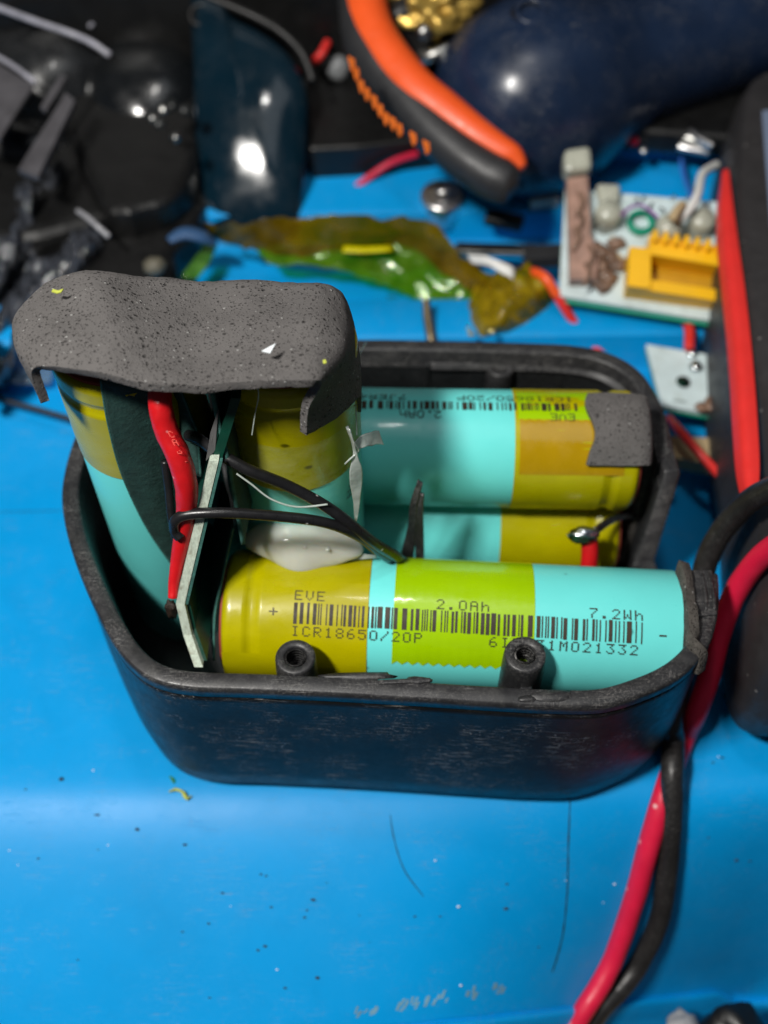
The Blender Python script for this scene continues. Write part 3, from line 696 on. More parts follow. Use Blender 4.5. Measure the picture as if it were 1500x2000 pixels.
# wire and solder at rear right
sw = thing('wire', 'short red wire soldered to the nickel tab of the rear lower cell', 'wire', P(1152, 1110, 1.6))
tube('insulation', [P(1150, 1045, 2.1), P(1152, 1075, 1.9), P(1150, 1110, 1.6), P(1148, 1150, 1.1)], .135, M['redwire'], sw, n=8)
blob('solder_blob', P(1140, 1045, 2.22), (.24, .13, .14), M['metal'], sw, .35, 2.2, 5)
grid('nickel_tab', [[P(1158, 1032, 2.2), P(1185, 1012, 2.1), P(1215, 1002, 1.9), P(1240, 1003, 1.7)], [P(1166, 1044, 2.1), P(1190, 1026, 2.0), P(1217, 1014, 1.8), P(1243, 1012, 1.6)]], M['metal'], sw, n=4, thick=.02)

# ------------------------------------------------------------------ glue
gl = thing('glue_blob', 'milky white hot glue blob on the olive end of the front cell', 'glue', P(590, 1060, 3.5))
V = []; bm = bmesh.new(); bmesh.ops.create_icosphere(bm, subdivisions=5, radius=1)
gc = P(592, 1054, 3.22)
for v in bm.verts:
    q = v.co.normalized(); th = math.atan2(q.y, q.x)
    x = q.x*.86; y = q.y*.36; z = q.z*.25
    if q.y < 0: y *= 1+.75*math.exp(-((q.x+.04)/.26)**2)              # the drip at the front
    x2_ = x; z -= .10*(q.x+.0)**2; z += .05*math.exp(-((q.x+.4)/.4)**2)
    if y < -.22: z -= (-.22-y)*1.1
    y += (-.18)*q.x*.3
    if q.x > .2: z *= 1-.3*(q.x-.2); y *= 1-.15*(q.x-.2); y -= .10*(q.x-.2)
    V.append(gc+Vector((x, y, z)))
F = [tuple(v.index for v in f.verts) for f in bm.faces]; bm.free()
mk('glue_body', V, F, M['glue'], gl)
for (px, py, r) in ((596, 1066, .055), (640, 1073, .035), (561, 1045, .03)): blob('bubble', P(px, py, 3.40), (r, r, r*.5), M['glue'], gl, .05, 1, px, 2)
o = grid('glue_skin', [[P(x, y, 3.05) for x, y in ((600, 1102), (640, 1100), (690, 1094), (735, 1090))], [P(x, y, 3.10) for x, y in ((600, 1085), (640, 1082), (690, 1080), (735, 1085))]], M['cleargum'], gl, n=5, thick=.01)
# ragged clear glue film at the right of the standing cell
gf = thing('glue_film', 'ragged translucent glue film hanging beside the taped standing cell', 'glue', P(705, 1000, 3.6))
grid('film', [[P(676, 835, 5.6), P(690, 880, 5.2), P(682, 930, 4.8), P(690, 980, 4.3), P(694, 1018, 3.9)], [P(684, 840, 5.6), P(697, 885, 5.2), P(708, 925, 4.8), P(703, 980, 4.3), P(697, 1020, 3.9)]], M['cleargum'], gf, n=6, thick=.02, bump=.05)
grid('flap', [[P(690, 868, 5.3), P(705, 850, 5.3), P(728, 842, 5.25), P(740, 840, 5.2)], [P(696, 878, 5.2), P(712, 872, 5.2), P(732, 866, 5.1), P(749, 868, 5.0)]], M['cleargum'], gf, n=6, thick=.015, bump=.04)
tube('strand', [P(679, 832, 5.6), P(690, 862, 5.4), P(700, 880, 5.2), P(682, 898, 5.1), P(674, 906, 5.0)], .014, M['cleargum'], gf, segs=6)
tube('strand', [P(716, 668, 3.5), P(700, 700, 4.4), P(695, 760, 5.2), P(697, 850, 5.3)], .009, M['cleargum'], gf, segs=6)
tube('edge', [P(462, 925, 5.1), P(490, 945, 5.0), P(530, 975, 4.8), P(580, 990, 4.7), P(640, 985, 4.7)], .014, M['cleargum'], gf, segs=6)
tube('crease', [P(498, 740, 6.5), P(505, 770, 6.3), P(498, 810, 6.0), P(492, 850, 5.9)], .008, M['cleargum'], gf, segs=6)

# ------------------------------------------------------------------ long test cables
def zc_(p): return p
cb = tag(tube('test_cable', [P(1580, 935, 4.6), P(1520, 950, 4.0), P(1465, 978, 3.3), P(1415, 1030, 2.6), P(1382, 1090, 2.0), P(1366, 1160, 1.5), P(1350, 1240, 1.0), P(1330, 1330, .55), P(1312, 1400, .42), S_(1303, 1470, .46), S_(1303, 1530, .40), S_(1305, 1610, .26), S_(1300, 1700, .2), S_(1284, 1800, .19), S_(1245, 1885, .2), S_(1205, 1940, .28), S_(1170, 1975, .25), S_(1130, 2030, -.1)], .178, M['cable'], None, n=10, segs=20, wob=.035), 'thick black cable curving past the tray and over the lid edge', 'cable')
tag(tube('test_cable', [P(1600, 1030, 4.4), P(1540, 1050, 3.8), P(1480, 1095, 3.0), P(1435, 1160, 2.2), P(1405, 1240, 1.5), P(1385, 1320, .9), P(1358, 1395, .35), S_(1332, 1450, .18), S_(1296, 1550, .16), S_(1266, 1650, .17), S_(1236, 1760, .17), S_(1198, 1870, .19), S_(1166, 1935, .28), S_(1140, 1975, .25), S_(1105, 2030, -.1)], .172, M['pinkwire'], None, n=10, segs=20, wob=.035), 'thick crimson cable passing under the black one beside the tray', 'cable')

# ------------------------------------------------------------------ multimeter
mm = thing('multimeter', 'black rubber multimeter with a red side stripe lying beside the tray', 'multimeter', P(1480, 900, 0))
zt = 3.2
outer = [(1500, 236), (1455, 246), (1424, 266), (1406, 310), (1396, 390), (1390, 510), (1396, 640), (1408, 780), (1428, 920), (1440, 1050), (1444, 1180), (1452, 1290), (1476, 1345), (1520, 1368)]
op = [P(x, y, 1.6) for x, y in outer]; opc = cr(op, 6)
far = [Vector((opc[-1].x+6, opc[-1].y, 0)), Vector((opc[0].x+6, opc[0].y, 0))]
pl = [(p.x, p.y) for p in opc]+[(f.x, f.y) for f in far]
c0 = Vector((sum(p[0] for p in pl)/len(pl), sum(p[1] for p in pl)/len(pl)))
def ringat(z, s): return [Vector((p[0]+(c0.x-p[0])*s*.12+s*.25, p[1]+(c0.y-p[1])*s*.06, z)) for p in pl]
V = []; F = []; lv = [(.1, .5), (.3, .15), (.9, 0), (2.0, 0), (2.6, .15), (3.0, .55), (3.12, .9), (3.12, 6)]
for z, s in lv: V += ringat(z, s)
K = len(pl)
for k in range(len(lv)-1): F += [(k*K+i, k*K+(i+1) % K, (k+1)*K+(i+1) % K, (k+1)*K+i) for i in range(K)]
F.append(tuple((len(lv)-1)*K+i for i in range(K)))
mk('body', V, F, M['mm'], mm)
sp = [(1425, 340), (1424, 400), (1430, 480), (1440, 560), (1450, 650), (1458, 740), (1464, 830), (1470, 920), (1476, 985)]
ws = [.02, .10, .14, .15, .15, .15, .15, .13, .05]
A = []; Bq = []
for (x, y), w2 in zip(sp, ws):
    c_ = P(x-7, y, 2.95); A.append(c_+Vector((-w2, 0, -.14))); Bq.append(c_+Vector((w2, 0, .08)))
Mi = [a.lerp(b, .5)+Vector((-.05, 0, .10)) for a, b in zip(A, Bq)]
grid('side_stripe', [A, Mi, Bq], M['red'], mm, n=6, thick=.08, off=0)
s_ = [P(1489, 215, 3.25), P(1620, 200, 3.25), P(1640, 420, 3.25), P(1506, 440, 3.25)]
slab('screen', s_[0], s_[1], s_[2], s_[3], .1, M['screen'], mm, bev=.02)
tube('body_ridge', [P(x+14, y, 2.98) for x, y in ((1478, 190), (1470, 300), (1474, 420), (1488, 560), (1505, 720))], .12, M['mm'], mm, n=8)

# ------------------------------------------------------------------ pliers
pz = lambda x, y: P(x, y, 2.6+(400-y)*.004)
plr = thing('pliers', 'pliers handle in orange and charcoal rubber pointing at the tray', 'pliers', P(980, 390, .85))
cen = [(704, -60), (702, 0), (716, 90), (770, 168), (834, 244), (892, 298), (942, 335), (980, 354), (1000, 360), (1010, 364)]
rr_ = [.46, .46, .46, .44, .44, .44, .45, .44, .36, .10]
tube('grip_core', [pz(*q) for q in cen], rr_, M['charcoal'], plr, segs=28, n=8, sx=.95)
cen2 = [(706, -60), (710, 0), (732, 85), (800, 178), (862, 228), (922, 272), (966, 299), (1000, 318), (1020, 338)]
tube('orange_sleeve', [pz(*q)+Vector((0, 0, .12)) for q in cen2], [.42, .44, .46, .45, .42, .36, .30, .24, .10], M['orange'], plr, segs=28, n=8, sx=1.0)
lt = [(682, 122), (690, 140), (700, 165), (711, 180), (726, 196), (737, 212), (748, 228), (762, 238), (775, 250), (802, 268), (828, 285)]
V = []; F = []
for k, (x, y) in enumerate(lt):
    for (dx, dy, ex, ey) in ((-3, -12, 4, 12), (4, -8, 7, 8)):
        q = [P(x+dx, y+dy, 4.35+(300-y)*.003), P(x+dx+6, y+dy, 4.35+(300-y)*.003), P(x+ex+5, y+ey, 4.35+(300-y)*.003), P(x+ex-1, y+ey, 4.35+(300-y)*.003)]
        i = len(V); V += q+[p-Vector((0, 0, .05)) for p in q]; F += [(i, i+1, i+2, i+3), (i, i+4, i+5, i+1), (i+1, i+5, i+6, i+2), (i+2, i+6, i+7, i+3), (i+3, i+7, i+4, i)]
kind(mk('raised_lettering', V, F, mat('orange_ink', (.75, .16, .02, 1), .5), plr, smooth=False), 'stuff')

# ------------------------------------------------------------------ navy tool, top right
nt_ = thing('power_tool', 'navy power tool motor housing with a round screw hole', 'power tool', P(1040, 300, 1.0))
ca = P(1035, 195, 2.6); cbx = P(1650, -40, 3.2); axn = (cbx-ca).normalized(); ln = (cbx-ca).length
prof = [(-1.95, 0), (-1.94, .3), (-1.88, .7), (-1.7, 1.15), (-1.35, 1.55), (-.8, 1.87), (0, 2.02), (.8, 1.95), (1.6, 1.6), (2.4, 1.42), (3.6, 1.42), (5, 1.5), (ln+2, 1.6)]
lathe('motor_housing', prof, ca, axn, M['navy'], nt_, segs=64)
hc = P(1036, 26, 4.55)
hd = (CAM-hc).normalized()*.4+Vector((0, .0, .8)); hd.normalize()
lathe('screw_hole', [(-.3, 0), (-.28, .2), (.05, .21), (.10, .25), (.06, .33), (-.1, .42)], hc+hd*-.02, hd, M['black'], nt_, segs=32)
tube('hole_collar', [hc+(hd.orthogonal().normalized()*math.cos(a)+hd.cross(hd.orthogonal().normalized())*math.sin(a))*.27+hd*.05 for a in [i*math.pi/6 for i in range(12)]], .05, M['navy'], nt_, closed=True, n=3, segs=10)
0 and tube('housing_seam', [P(1196, 190, 3.6), P(1260, 150, 3.9), P(1340, 100, 4.3), P(1440, 50, 4.7), P(1560, 10, 5)], .07, M['petrol'], nt_, n=6)
blk = thing('tool_case', 'big black plastic tool body in deep shade behind the boards', 'tool case', P(1300, 290, 1))
p_ = [P(1065, 300, 1.5), P(1180, 296, 1.5), P(1400, 312, 1.5), P(1800, 330, 1.5)]
prism('case_body', [(p_[0].x, p_[0].y), (p_[1].x, p_[1].y), (p_[2].x, p_[2].y), (p_[3].x, p_[3].y), (14, 18), (2, 18)], 1.5, 2.1, M['black'], blk, bev=.15)
box('trim_strip', P(1285, 185, 2.14), (1.6, .14, .06), mat('khaki_trim', (.03, .027, .02, 1), .6), blk, rot=.5)
blk2 = thing('motor_part', 'dark metal motor part wrapped in golden foil above the pliers', 'motor part', P(800, 120, 2))
blob('winding', P(785, 60, 3.2), (1.1, .9, .9), M['black'], blk2, .3, 2, 3)
blob('gold_foil', P(850, 20, 3.8), (.75, .55, .45), M['brass'], blk2, .7, 2.4, 8, 4)
blob('gold_foil', P(760, -10, 3.9), (.6, .5, .3), M['brass'], blk2, .6, 2.4, 2, 4)
blob('bearing', P(828, 62, 3.9), (.16, .16, .16), M['steel'], blk2, .1)
tube('cable_stub', [P(815, 118, 3.0), P(845, 108, 3.2), P(885, 92, 3.3)], .16, M['steel'], blk2)
blob('rag', P(620, 20, 1.6), (1.8, 1.2, 1.2), mat('dark_grey_cloth', (.05, .05, .055, 1), .8, .4, 2, bump=1, bscale=4), None, .35, 2, 5, 4)
tag(C.objects['rag'], 'crumpled dark grey cloth behind the pliers handle', 'cloth')
tag(blob('round_plug', P(660, 135, 1.9), (.28, .24, .3), mat('pale_grey_plastic', (.25, .26, .27, 1), .4), None, .1, 2, 5), 'small pale grey cap between the petrol-blue pack and the pliers', 'cap')
tag(tube('wire', [P(612, 122, 2.3), P(628, 105, 2.5), P(640, 82, 2.6)], .09, M['red'], None), 'short red wire end on the dark cloth', 'wire')
prism('metal_bar', [(P(x, y, 1.1).x, P(x, y, 1.1).y) for x, y in ((610, 285), (800, 268), (815, 292), (615, 305))], 1.04, 1.5, mat('drab_metal', (.06, .055, .04, 1), .5, .3), None)
tag(C.objects['metal_bar'], 'drab metal bar lying on the lid step under the pliers', 'metal bar')

# ------------------------------------------------------------------ petrol-blue pack and black things, top left
pk = thing('battery_pack', 'glossy petrol-blue battery pack standing up with a screw hole', 'battery pack', P(490, 460, 0))
PKN = Vector((-.10, -.63, .77)).normalized(); PK0 = P(500, 472, .5)
def face_pt(px, py):                             # the pack's face leans back from its foot
    r = ray(px, py); return CAM+r*((PK0-CAM).dot(PKN)/r.dot(PKN))
ol = [(372, -20), (374, 120), (376, 260), (378, 380), (392, 440), (430, 468), (500, 474), (556, 462), (586, 430), (596, 340), (602, 240), (600, 180), (582, 130), (548, 85), (500, 52), (450, 25), (420, -20)]
oc = cr([face_pt(*q) for q in ol], 5, True); ce = sum(oc, Vector())/len(oc)
nrm_f = (face_pt(380, 50)-face_pt(380, 450)).cross(Vector((1, 0, 0))).normalized()
if nrm_f.dot(CAM-ce) < 0: nrm_f = -nrm_f
V = []; F = []; K = len(oc)
lv = [(-2.2, 1.0), (-.3, 1.0), (-.14, .99), (-.04, .96), (.04, .90), (.15, .75), (.27, .5), (.34, .25)]
for d, s in lv: V += [ce+(p-ce)*s+nrm_f*d for p in oc]
for k in range(len(lv)-1): F += [(k*K+i, k*K+(i+1) % K, (k+1)*K+(i+1) % K, (k+1)*K+i) for i in range(K)]
V.append(ce+nrm_f*.36); F += [((len(lv)-1)*K+i, (len(lv)-1)*K+(i+1) % K, len(V)-1) for i in range(K)]
mk('pack_housing', V, F, M['petrol'], pk)
hp = face_pt(392, 32)+nrm_f*.05
lathe('screw_hole', [(-.2, 0), (-.15, .17), (.04, .18), (.06, .22), (.0, .26)], hp, nrm_f, M['black'], pk, segs=28)
for k in range(4): box('rating_mark', face_pt(405, 235+k*12)+nrm_f*.085, (.16-.03*(k % 2), .05, .03), mat('grey_mark', (.16, .17, .18, 1), .5) if k == 0 else bpy.data.materials['grey_mark'], pk, bev=0, tilt=.6)
box('rating_mark', face_pt(408, 312)+nrm_f*.08, (.34, .07, .03), bpy.data.materials['grey_mark'], pk, bev=0, tilt=.6, rot=-.3)
tube('pack_seam', [face_pt(*q)+nrm_f*.0 for q in ((372, -40), (400, -10), (450, 12), (500, 34), (548, 62), (590, 105), (612, 160))], .10, M['black'], pk, n=6)
MG0 = mat('satin_black_plastic', (.010, .011, .012, 1), .26, .3, 1, bump=.2, bscale=3, dust=.3, dustcol=(.10, .10, .11, 1), coat=.2)
bs = thing('battery_charger', 'black battery charger with a pale top edge and ribs', 'charger', P(220, 400, 0))
p_ = [P(-120, 20, 4.6), P(0, 10, 4.6), P(140, 62, 4.6), P(205, 95, 4.6), P(255, 150, 4.6), P(240, 280, 4.6), P(120, 420, 4.6), P(-160, 420, 4.6)]
def xy(l): return [(p.x, p.y) for p in l]
def sm(l): return [(p.x, p.y) for p in cr(l, 6, True)]
prism('shell', sm([P(-160, -30, 2.4), P(0, 8, 2.4), P(140, 60, 2.4), P(215, 95, 2.4), P(268, 160, 2.4), P(262, 250, 2.4), P(150, 360, 2.4), P(-160, 360, 2.4)]), LZ, 1.5, M['black'], bs, bev=.5)
slab('side_panel', P(-40, 100, 3.1), P(66, 165, 3.1), P(0, 270, 3.1), P(-90, 250, 3.1), .1, mat('sheen_grey_plastic', (.085, .082, .09, 1), .34, .3, 2, bump=.4, bscale=4), bs, bev=.02)  # grey plastic, lightened to paint in a sheen on the dark housing
slab('fin', P(128, 180, 3.0), P(146, 195, 3.0), P(74, 345, 2.8), P(34, 330, 2.8), .15, bpy.data.materials['sheen_grey_plastic'], bs, bev=.02)
slab('fin', P(118, 145, 3.05), P(130, 148, 3.05), P(90, 215, 3.0), P(78, 208, 3.0), .1, bpy.data.materials['sheen_grey_plastic'], bs, bev=.02)
tube('edge_rib', [P(-60, -6, 3.3), P(0, 16, 3.3), P(70, 42, 3.3), P(140, 66, 3.2), P(180, 84, 3.0), P(215, 108, 2.8)], .065, mat('pale_edge_plastic', (.40, .40, .46, 1), .28, .3, 2, bump=.3, bscale=5), bs, n=5)  # paler plastic along the housing edge
blob('rounded_corner', P(95, 200, .9), (2.3, 2.0, 2.0), MG0, bs, .08, 1.1, 6, 4)
blob('rounded_corner', P(30, 330, .7), (1.7, 1.0, 1.3), MG0, bs, .12, 1.3, 3, 4)
tube('edge_rib', [P(-40, 92, 3.15), P(20, 125, 3.15), P(68, 160, 3.15)], .05, bpy.data.materials['pale_edge_plastic'], bs, n=5)
b2 = thing('battery_charger', 'flat black charger between the black housing and the petrol-blue pack', 'charger', P(300, 300, 0))
prism('shell', sm([P(60, -90, 1.9), P(350, -90, 1.9), P(380, 60, 1.9), P(385, 160, 1.9), P(376, 330, 1.9), P(290, 400, 1.9), P(170, 350, 1.9)]), LZ, 1.9, M['black'], b2, bev=.4)
tube('edge_rib', [P(175, 52, 2.9), P(195, 32, 2.9), P(215, 8, 2.8), P(235, -20, 2.8)], .04, bpy.data.materials['pale_edge_plastic'], b2, n=4)
tube('edge_rib', [P(308, -20, 1.95), P(330, 30, 1.95), P(342, 80, 1.95), P(343, 120, 1.95)], .05, M['petrol'], b2, n=4)
MG = mat('glossy_black_plastic', (.006, .007, .008, 1), .2, .3, 1, bump=.15, bscale=3, dust=.25, dustcol=(.08, .085, .09, 1), coat=.3)
blob('rounded_cover', P(285, 180, 1.5), (1.5, 1.6, 1.1), MG, b2, .10, 1.2, 4, 4)
blob('rounded_cover', P(230, 40, 1.5), (1.6, 1.5, 1.0), MG, b2, .12, 1.2, 9, 4)
blob('rounded_cover', P(250, 330, .7), (1.1, .9, .9), MG, b2, .12, 1.4, 2, 4)
for k, (x, y, r) in enumerate(((318, 212, .13), (338, 205, .12), (300, 230, .1), (312, 240, .12), (344, 268, .1), (362, 215, .12))):
    blob('terminal_clip', P(x, y, 2.9), (r, r*1.3, .1), M['greyplastic'] if k % 2 else M['steel'], b2, .4, 3, k, 2)
b3 = thing('plastic_box', 'low black box in the shade behind the foam cap', 'box', P(280, 480, 0))
prism('shell', sm([P(140, 330, 1.2), P(385, 330, 1.2), P(392, 420, 1.2), P(345, 482, 1.2), P(330, 545, 1.2), P(130, 570, 1.2)]), LZ, 1.2, M['black'], b3, bev=.3)
tube('wire_clip', [P(152, 412, 2.1), P(170, 424, 2.15), P(188, 440, 2.1), P(205, 455, 2.0), P(213, 462, 1.95)], .055, mat('glassy_grey', (.30, .30, .32, 1), .2), b3, n=5)
blob('cork_piece', P(302, 520, 1.6), (.22, .2, .18), mat('beige_rubber', (.12, .11, .08, 1), .6), b3, .2)
tag(tube('blue_strap', [P(330, 470, 1.6), P(360, 456, 1.6), P(395, 462, 1.5), P(420, 475, 1.3)], [.05, .09, .09, .05], mat('denim_blue', (.04, .10, .22, 1), .4), None, sx=2.0), 'small blue strap in front of the petrol-blue pack', 'strap')
# black bag: crumpled sheet
rws = []
bxs = [-80, -20, 40, 90, 130, 160, 200, 240]
for j, y in enumerate((330, 390, 440, 490, 540, 590, 640, 700, 750)):
    row = []
    for i, x in enumerate(bxs):
        lim = [235, 240, 235, 228, 205, 130, 60, 40, 10][j]
        xx = -80+(lim+80)*i/7; z = 1.3+.5*math.sin(i*1.9+j*1.2)+.35*noise.noise(Vector((i*.9, j*.8, 2)))*2
        z *= (1 if 0 < i < 7 else .5); z = max(.08, z-(.08*j))
        row.append(P(xx, y, z))
    rws.append(row)
o = grid('plastic_bag', rws, mat('glossy_black_film', (.045, .050, .062, 1), .08, .3, 2, bump=4, bscale=1.6, coat=1, rvar=.05), None, n=11, thick=.02, bump=.25, bs=1.8, ridge=.32); tag(o, 'crumpled shiny black plastic bag behind the left end of the foam', 'plastic bag')  # film colour lifted to grey-blue to stand in for reflected gloss
for k, (x, y, r1, r2, z) in enumerate(((42, 540, .36, .10, 1.9), (82, 520, .3, .09, 1.9), (25, 605, .3, .07, 1.4), (15, 715, .18, .14, .9), (112, 532, .07, .08, 1.9), (45, 505, .16, .05, 1.8), (10, 650, .14, .1, 1.0), (110, 478, .12, .05, 1.6))):
    pass
tag(tube('thin_wire', [P(-40, 765, .3), P(20, 785, .3), P(70, 798, .3), P(140, 818, .3)], .05, M['charcoal'], None), 'thin grey wire crossing the blue lid into the left side of the tray', 'wire')
tag(grid('clear_film', [[P(-60, 690, .5), P(0, 700, .6), P(60, 690, .4), P(110, 700, .2)], [P(-60, 750, .3), P(0, 748, .4), P(50, 752, .3), P(100, 755, .1)]], film('pale_film', (.5, .75, .85, 1), (.3, .4, .45, 1), .3), None, n=5, thick=.01, bump=.15), 'strip of clear film beneath the black bag', 'film')

o = prism('black_box', xy([P(560, 40, 1.7), P(900, 40, 1.7), P(905, 262, 1.7), P(700, 285, 1.7), P(604, 290, 1.7)]), .0, 1.7, M['black'], None, bev=.1); tag(o, 'black box in the shade between the petrol-blue pack and the navy tool', 'box')
o = prism('tool_bag', [(-13, 15), (14, 15), (14, 21), (-13, 21)], 1.56, 7, M['black'], None, bev=.3); tag(o, 'wide black bag closing the view behind all the tools', 'bag')
# ------------------------------------------------------------------ kapton tape scraps
def ribbon(label, A, Bp, m, bump=.10, bs=2., seed=0, n=6, mids=1):
    rows = [A]
    for k in range(mids):
        f = (k+1)/(mids+1); rows.append([a.lerp(b, f)+Vector((0, 0, .04*math.sin(i*2.1+k))) for i, (a, b) in enumerate(zip(A, Bp))])
    rows.append(Bp); return rows
kt = thing('polyimide_tape', 'long crumpled amber tape strip lying across the blue lid behind the tray', 'tape', P(650, 520, .3))
A = [P(x, y, z) for x, y, z in ((395, 440, 1.7), (480, 432, 1.8), (580, 428, 1.8), (690, 424, 1.9), (800, 426, 1.9), (856, 448, 1.7), (900, 500, 1.3), (960, 535, 1.1), (1040, 560, .9))]
Bk = [P(x, y, z) for x, y, z in ((430, 470, 1.1), (500, 490, 1.0), (590, 504, 1.0), (690, 500, .9), (780, 498, .9), (850, 520, .9), (900, 560, .7), (950, 595, .5), (1010, 622, .4))]
grid('tape_upper', ribbon('', A, Bk, None), film('amber_film', (.55, .42, .0, 1), (.34, .22, .008, 1), .32), kt, n=8, thick=.006, bump=.05, bs=1.5, ridge=.07)
A2 = [P(x, y, z) for x, y, z in ((500, 486, 1.05), (640, 482, 1.1), (720, 478, 1.1), (800, 460, 1.3), (870, 476, 1.2), (930, 528, 1.0), (1020, 575, .8))]
B2 = [P(x, y, z) for x, y, z in ((520, 516, .9), (650, 528, .9), (740, 556, .6), (800, 582, .4), (870, 614, .3), (950, 648, .2), (1040, 662, .2))]
grid('tape_lower', ribbon('', A2, B2, None), film('green_film', (.45, .85, .10, 1), (.22, .34, .02, 1), .22), kt, n=8, thick=.006, bump=.05, bs=1.5, ridge=.07)
grid('tape_fold', [[P(672, 480, 1.3), P(710, 482, 1.3), P(765, 480, 1.3)], [P(668, 492, 1.28), P(710, 494, 1.28), P(768, 490, 1.28)]], mat('bright_yellow_film', (.62, .55, .0, 1), .3, coat=.5), kt, n=3, thick=.02)
k2 = thing('polyimide_tape', 'small twisted amber tape curl with bright folds at the end of the long strip', 'tape', P(1000, 640, .3))
grid('curl', [[P(x, y, z) for x, y, z in ((900, 655, .3), (915, 595, .8), (935, 548, 1.1), (985, 528, 1.3), (1048, 520, 1.2))], [P(x, y, z) for x, y, z in ((925, 668, .5), (960, 635, 1.1), (990, 600, 1.3), (1030, 575, 1.4), (1075, 560, 1.2))], [P(x, y, z) for x, y, z in ((945, 676, .2), (1005, 662, .4), (1045, 635, .6), (1080, 605, .6), (1098, 575, .7))]], film('amber_curl', (.65, .55, .02, 1), (.42, .30, .01, 1), .45), k2, n=9, thick=.006, bump=.1, bs=2.4, ridge=.12)
grid('loose_end', [[P(x, y, .08) for x, y in ((960, 600, ), (1030, 590), (1080, 590), (1098, 620))], [P(x, y, .08) for x, y in ((960, 655), (1030, 668), (1080, 662), (1095, 650))]], film('green_end', (.28, .72, .42, 1), (.10, .30, .12, 1), .45), k2, n=5, thick=.01)
k3 = grid('polyimide_tape', [[P(x, y, .12) for x, y in ((690, 585), (760, 578), (830, 585), (900, 590), (950, 605))], [P(x, y, .1) for x, y in ((700, 602), (760, 612), (830, 625), (900, 632), (960, 640))]], film('pale_green_film', (.22, .70, .62, 1), (.06, .25, .16, 1), .35), None, n=5, thick=.01, bump=.04)
tag(k3, 'flat pale green tape piece stuck to the blue lid under the long strip', 'tape')
k4 = grid('polyimide_tape', [[P(x, y, .9) for x, y in ((350, 545), (368, 520), (385, 500), (400, 470))], [P(x, y, .9) for x, y in ((385, 545), (405, 520), (415, 500), (425, 475))]], film('green_film_small', (.35, .8, .25, 1), (.12, .3, .05, 1), .5), None, n=5, thick=.01, bump=.05)
tag(k4, 'short green tape curl standing near the foam cap corner', 'tape')
for (px, py, r) in ((920, 652, .07), (915, 642, .05), (960, 648, .07), (1040, 534, .09), (985, 578, .05)): blob('bright_fold', P(px, py, 1.1), (r, r*.7, r*.6), mat('gold_fold', (.9, .75, .3, 1), .08, metal=.7) if r == .07 and px == 920 else bpy.data.materials['gold_fold'], k2, .3, 2, px, 2)

# ------------------------------------------------------------------ right-hand boards
pb1 = thing('circuit_board', 'pale green circuit board with a yellow connector and milky capacitors', 'circuit board', P(1250, 600, .9))
bq = [P(1104, 368, 2.2), P(1410, 395, 2.2), P(1425, 632, 1.25), P(1092, 578, 1.25)]
slab('board', *bq, .13, M['pcbwhite'], pb1, bev=.01)
slab('board_edge', *[p-Vector((0, .0, .14)) for p in bq], .06, M['greenring'], pb1)
def bp(px, py, dz=0): # point on that board
    n = (bq[1]-bq[0]).cross(bq[3]-bq[0]).normalized(); n = n if n.z > 0 else -n
    r = ray(px, py); t = (bq[0]-CAM).dot(n)/r.dot(n); return CAM+r*t+n*dz
def chunk(name, poly, h, m, parent=pb1, bev=.02, seed=0):
    B0 = [bp(x, y) for x, y in poly]; k = len(B0); n = (bq[1]-bq[0]).cross(bq[3]-bq[0]).normalized(); n = n if n.z > 0 else -n
    V = B0+[p+n*h for p in B0]; F = [tuple(range(k))[::-1], tuple(range(k, 2*k))]+[(i, (i+1) % k, k+(i+1) % k, k+i) for i in range(k)]
    o = mk(name, V, F, m, parent, smooth=False); bevel(o, bev, 2); return o
chunk('heatsink', [(1104, 365), (1145, 360), (1150, 470), (1165, 520), (1160, 560), (1110, 560)], .35, M['copper'])
chunk('capacitor_cap', [(1095, 318), (1148, 310), (1152, 356), (1098, 362)], .55, M['led'], bev=.12)
for (x, y, r) in ((1182, 425, .26), (1298, 452, .25), (1362, 440, .25)):
    lathe('capacitor', [(0, r), (.4, r), (.5, r*.85), (.52, 0)], bp(x, y+12), (0, -.3, 1), M['led'], pb1, segs=28)
chunk('capacitor', [(1160, 370), (1210, 372), (1205, 410), (1168, 412)], .3, M['led'], bev=.1)
for k in range(16):
    x = 1165+rnd.random()*45; y = 470+rnd.random()*100; blob('flux_residue', bp(x, y, .08), (.1+.1*rnd.random(), .12+.1*rnd.random(), .12), M['brownres'], pb1, .5, 3, k, 2)
for k in range(5):
    x = 1112+rnd.random()*40; y = 395+k*34; tube('heatsink_vein', [bp(x, y, .4), bp(x+8, y+20, .43), bp(x-4, y+45, .4)], .04, M['brownres'], pb1, segs=6)
for k in range(6): chunk('printed_trace', [(1215+k*30, 430-k*2), (1222+k*30, 430-k*2), (1224+k*30, 470), (1217+k*30, 470)], .02, mat('pale_trace', (.42, .58, .56, 1), .5) if k == 0 else bpy.data.materials['pale_trace'], bev=0)
lathe('inductor_ring', [(0, .17), (.15, .17), (.15, .27), (0, .27)], bp(1250, 440), (0, -.3, 1), M['greenring'], pb1, segs=28)
for k in range(10):
    x = 1215+rnd.random()*170; y = 385+rnd.random()*35
    tube('solder_pin', [bp(x, y, 0), bp(x, y, .16)], [.05, .02], M['metal'], pb1, segs=8, n=2)
for k in range(5): tube('copper_track', [bp(1222+k*7, 396), bp(1226+k*8, 425, .01), bp(1222+k*12, 468, .01)], .012, M['greenring'], pb1, segs=6, n=3)
for k in range(3): box('resistor_body', bp(1190+k*9, 446+k*30, .1), (.09, .26, .09), M['tan'], pb1, rot=.3*k, bev=.03)
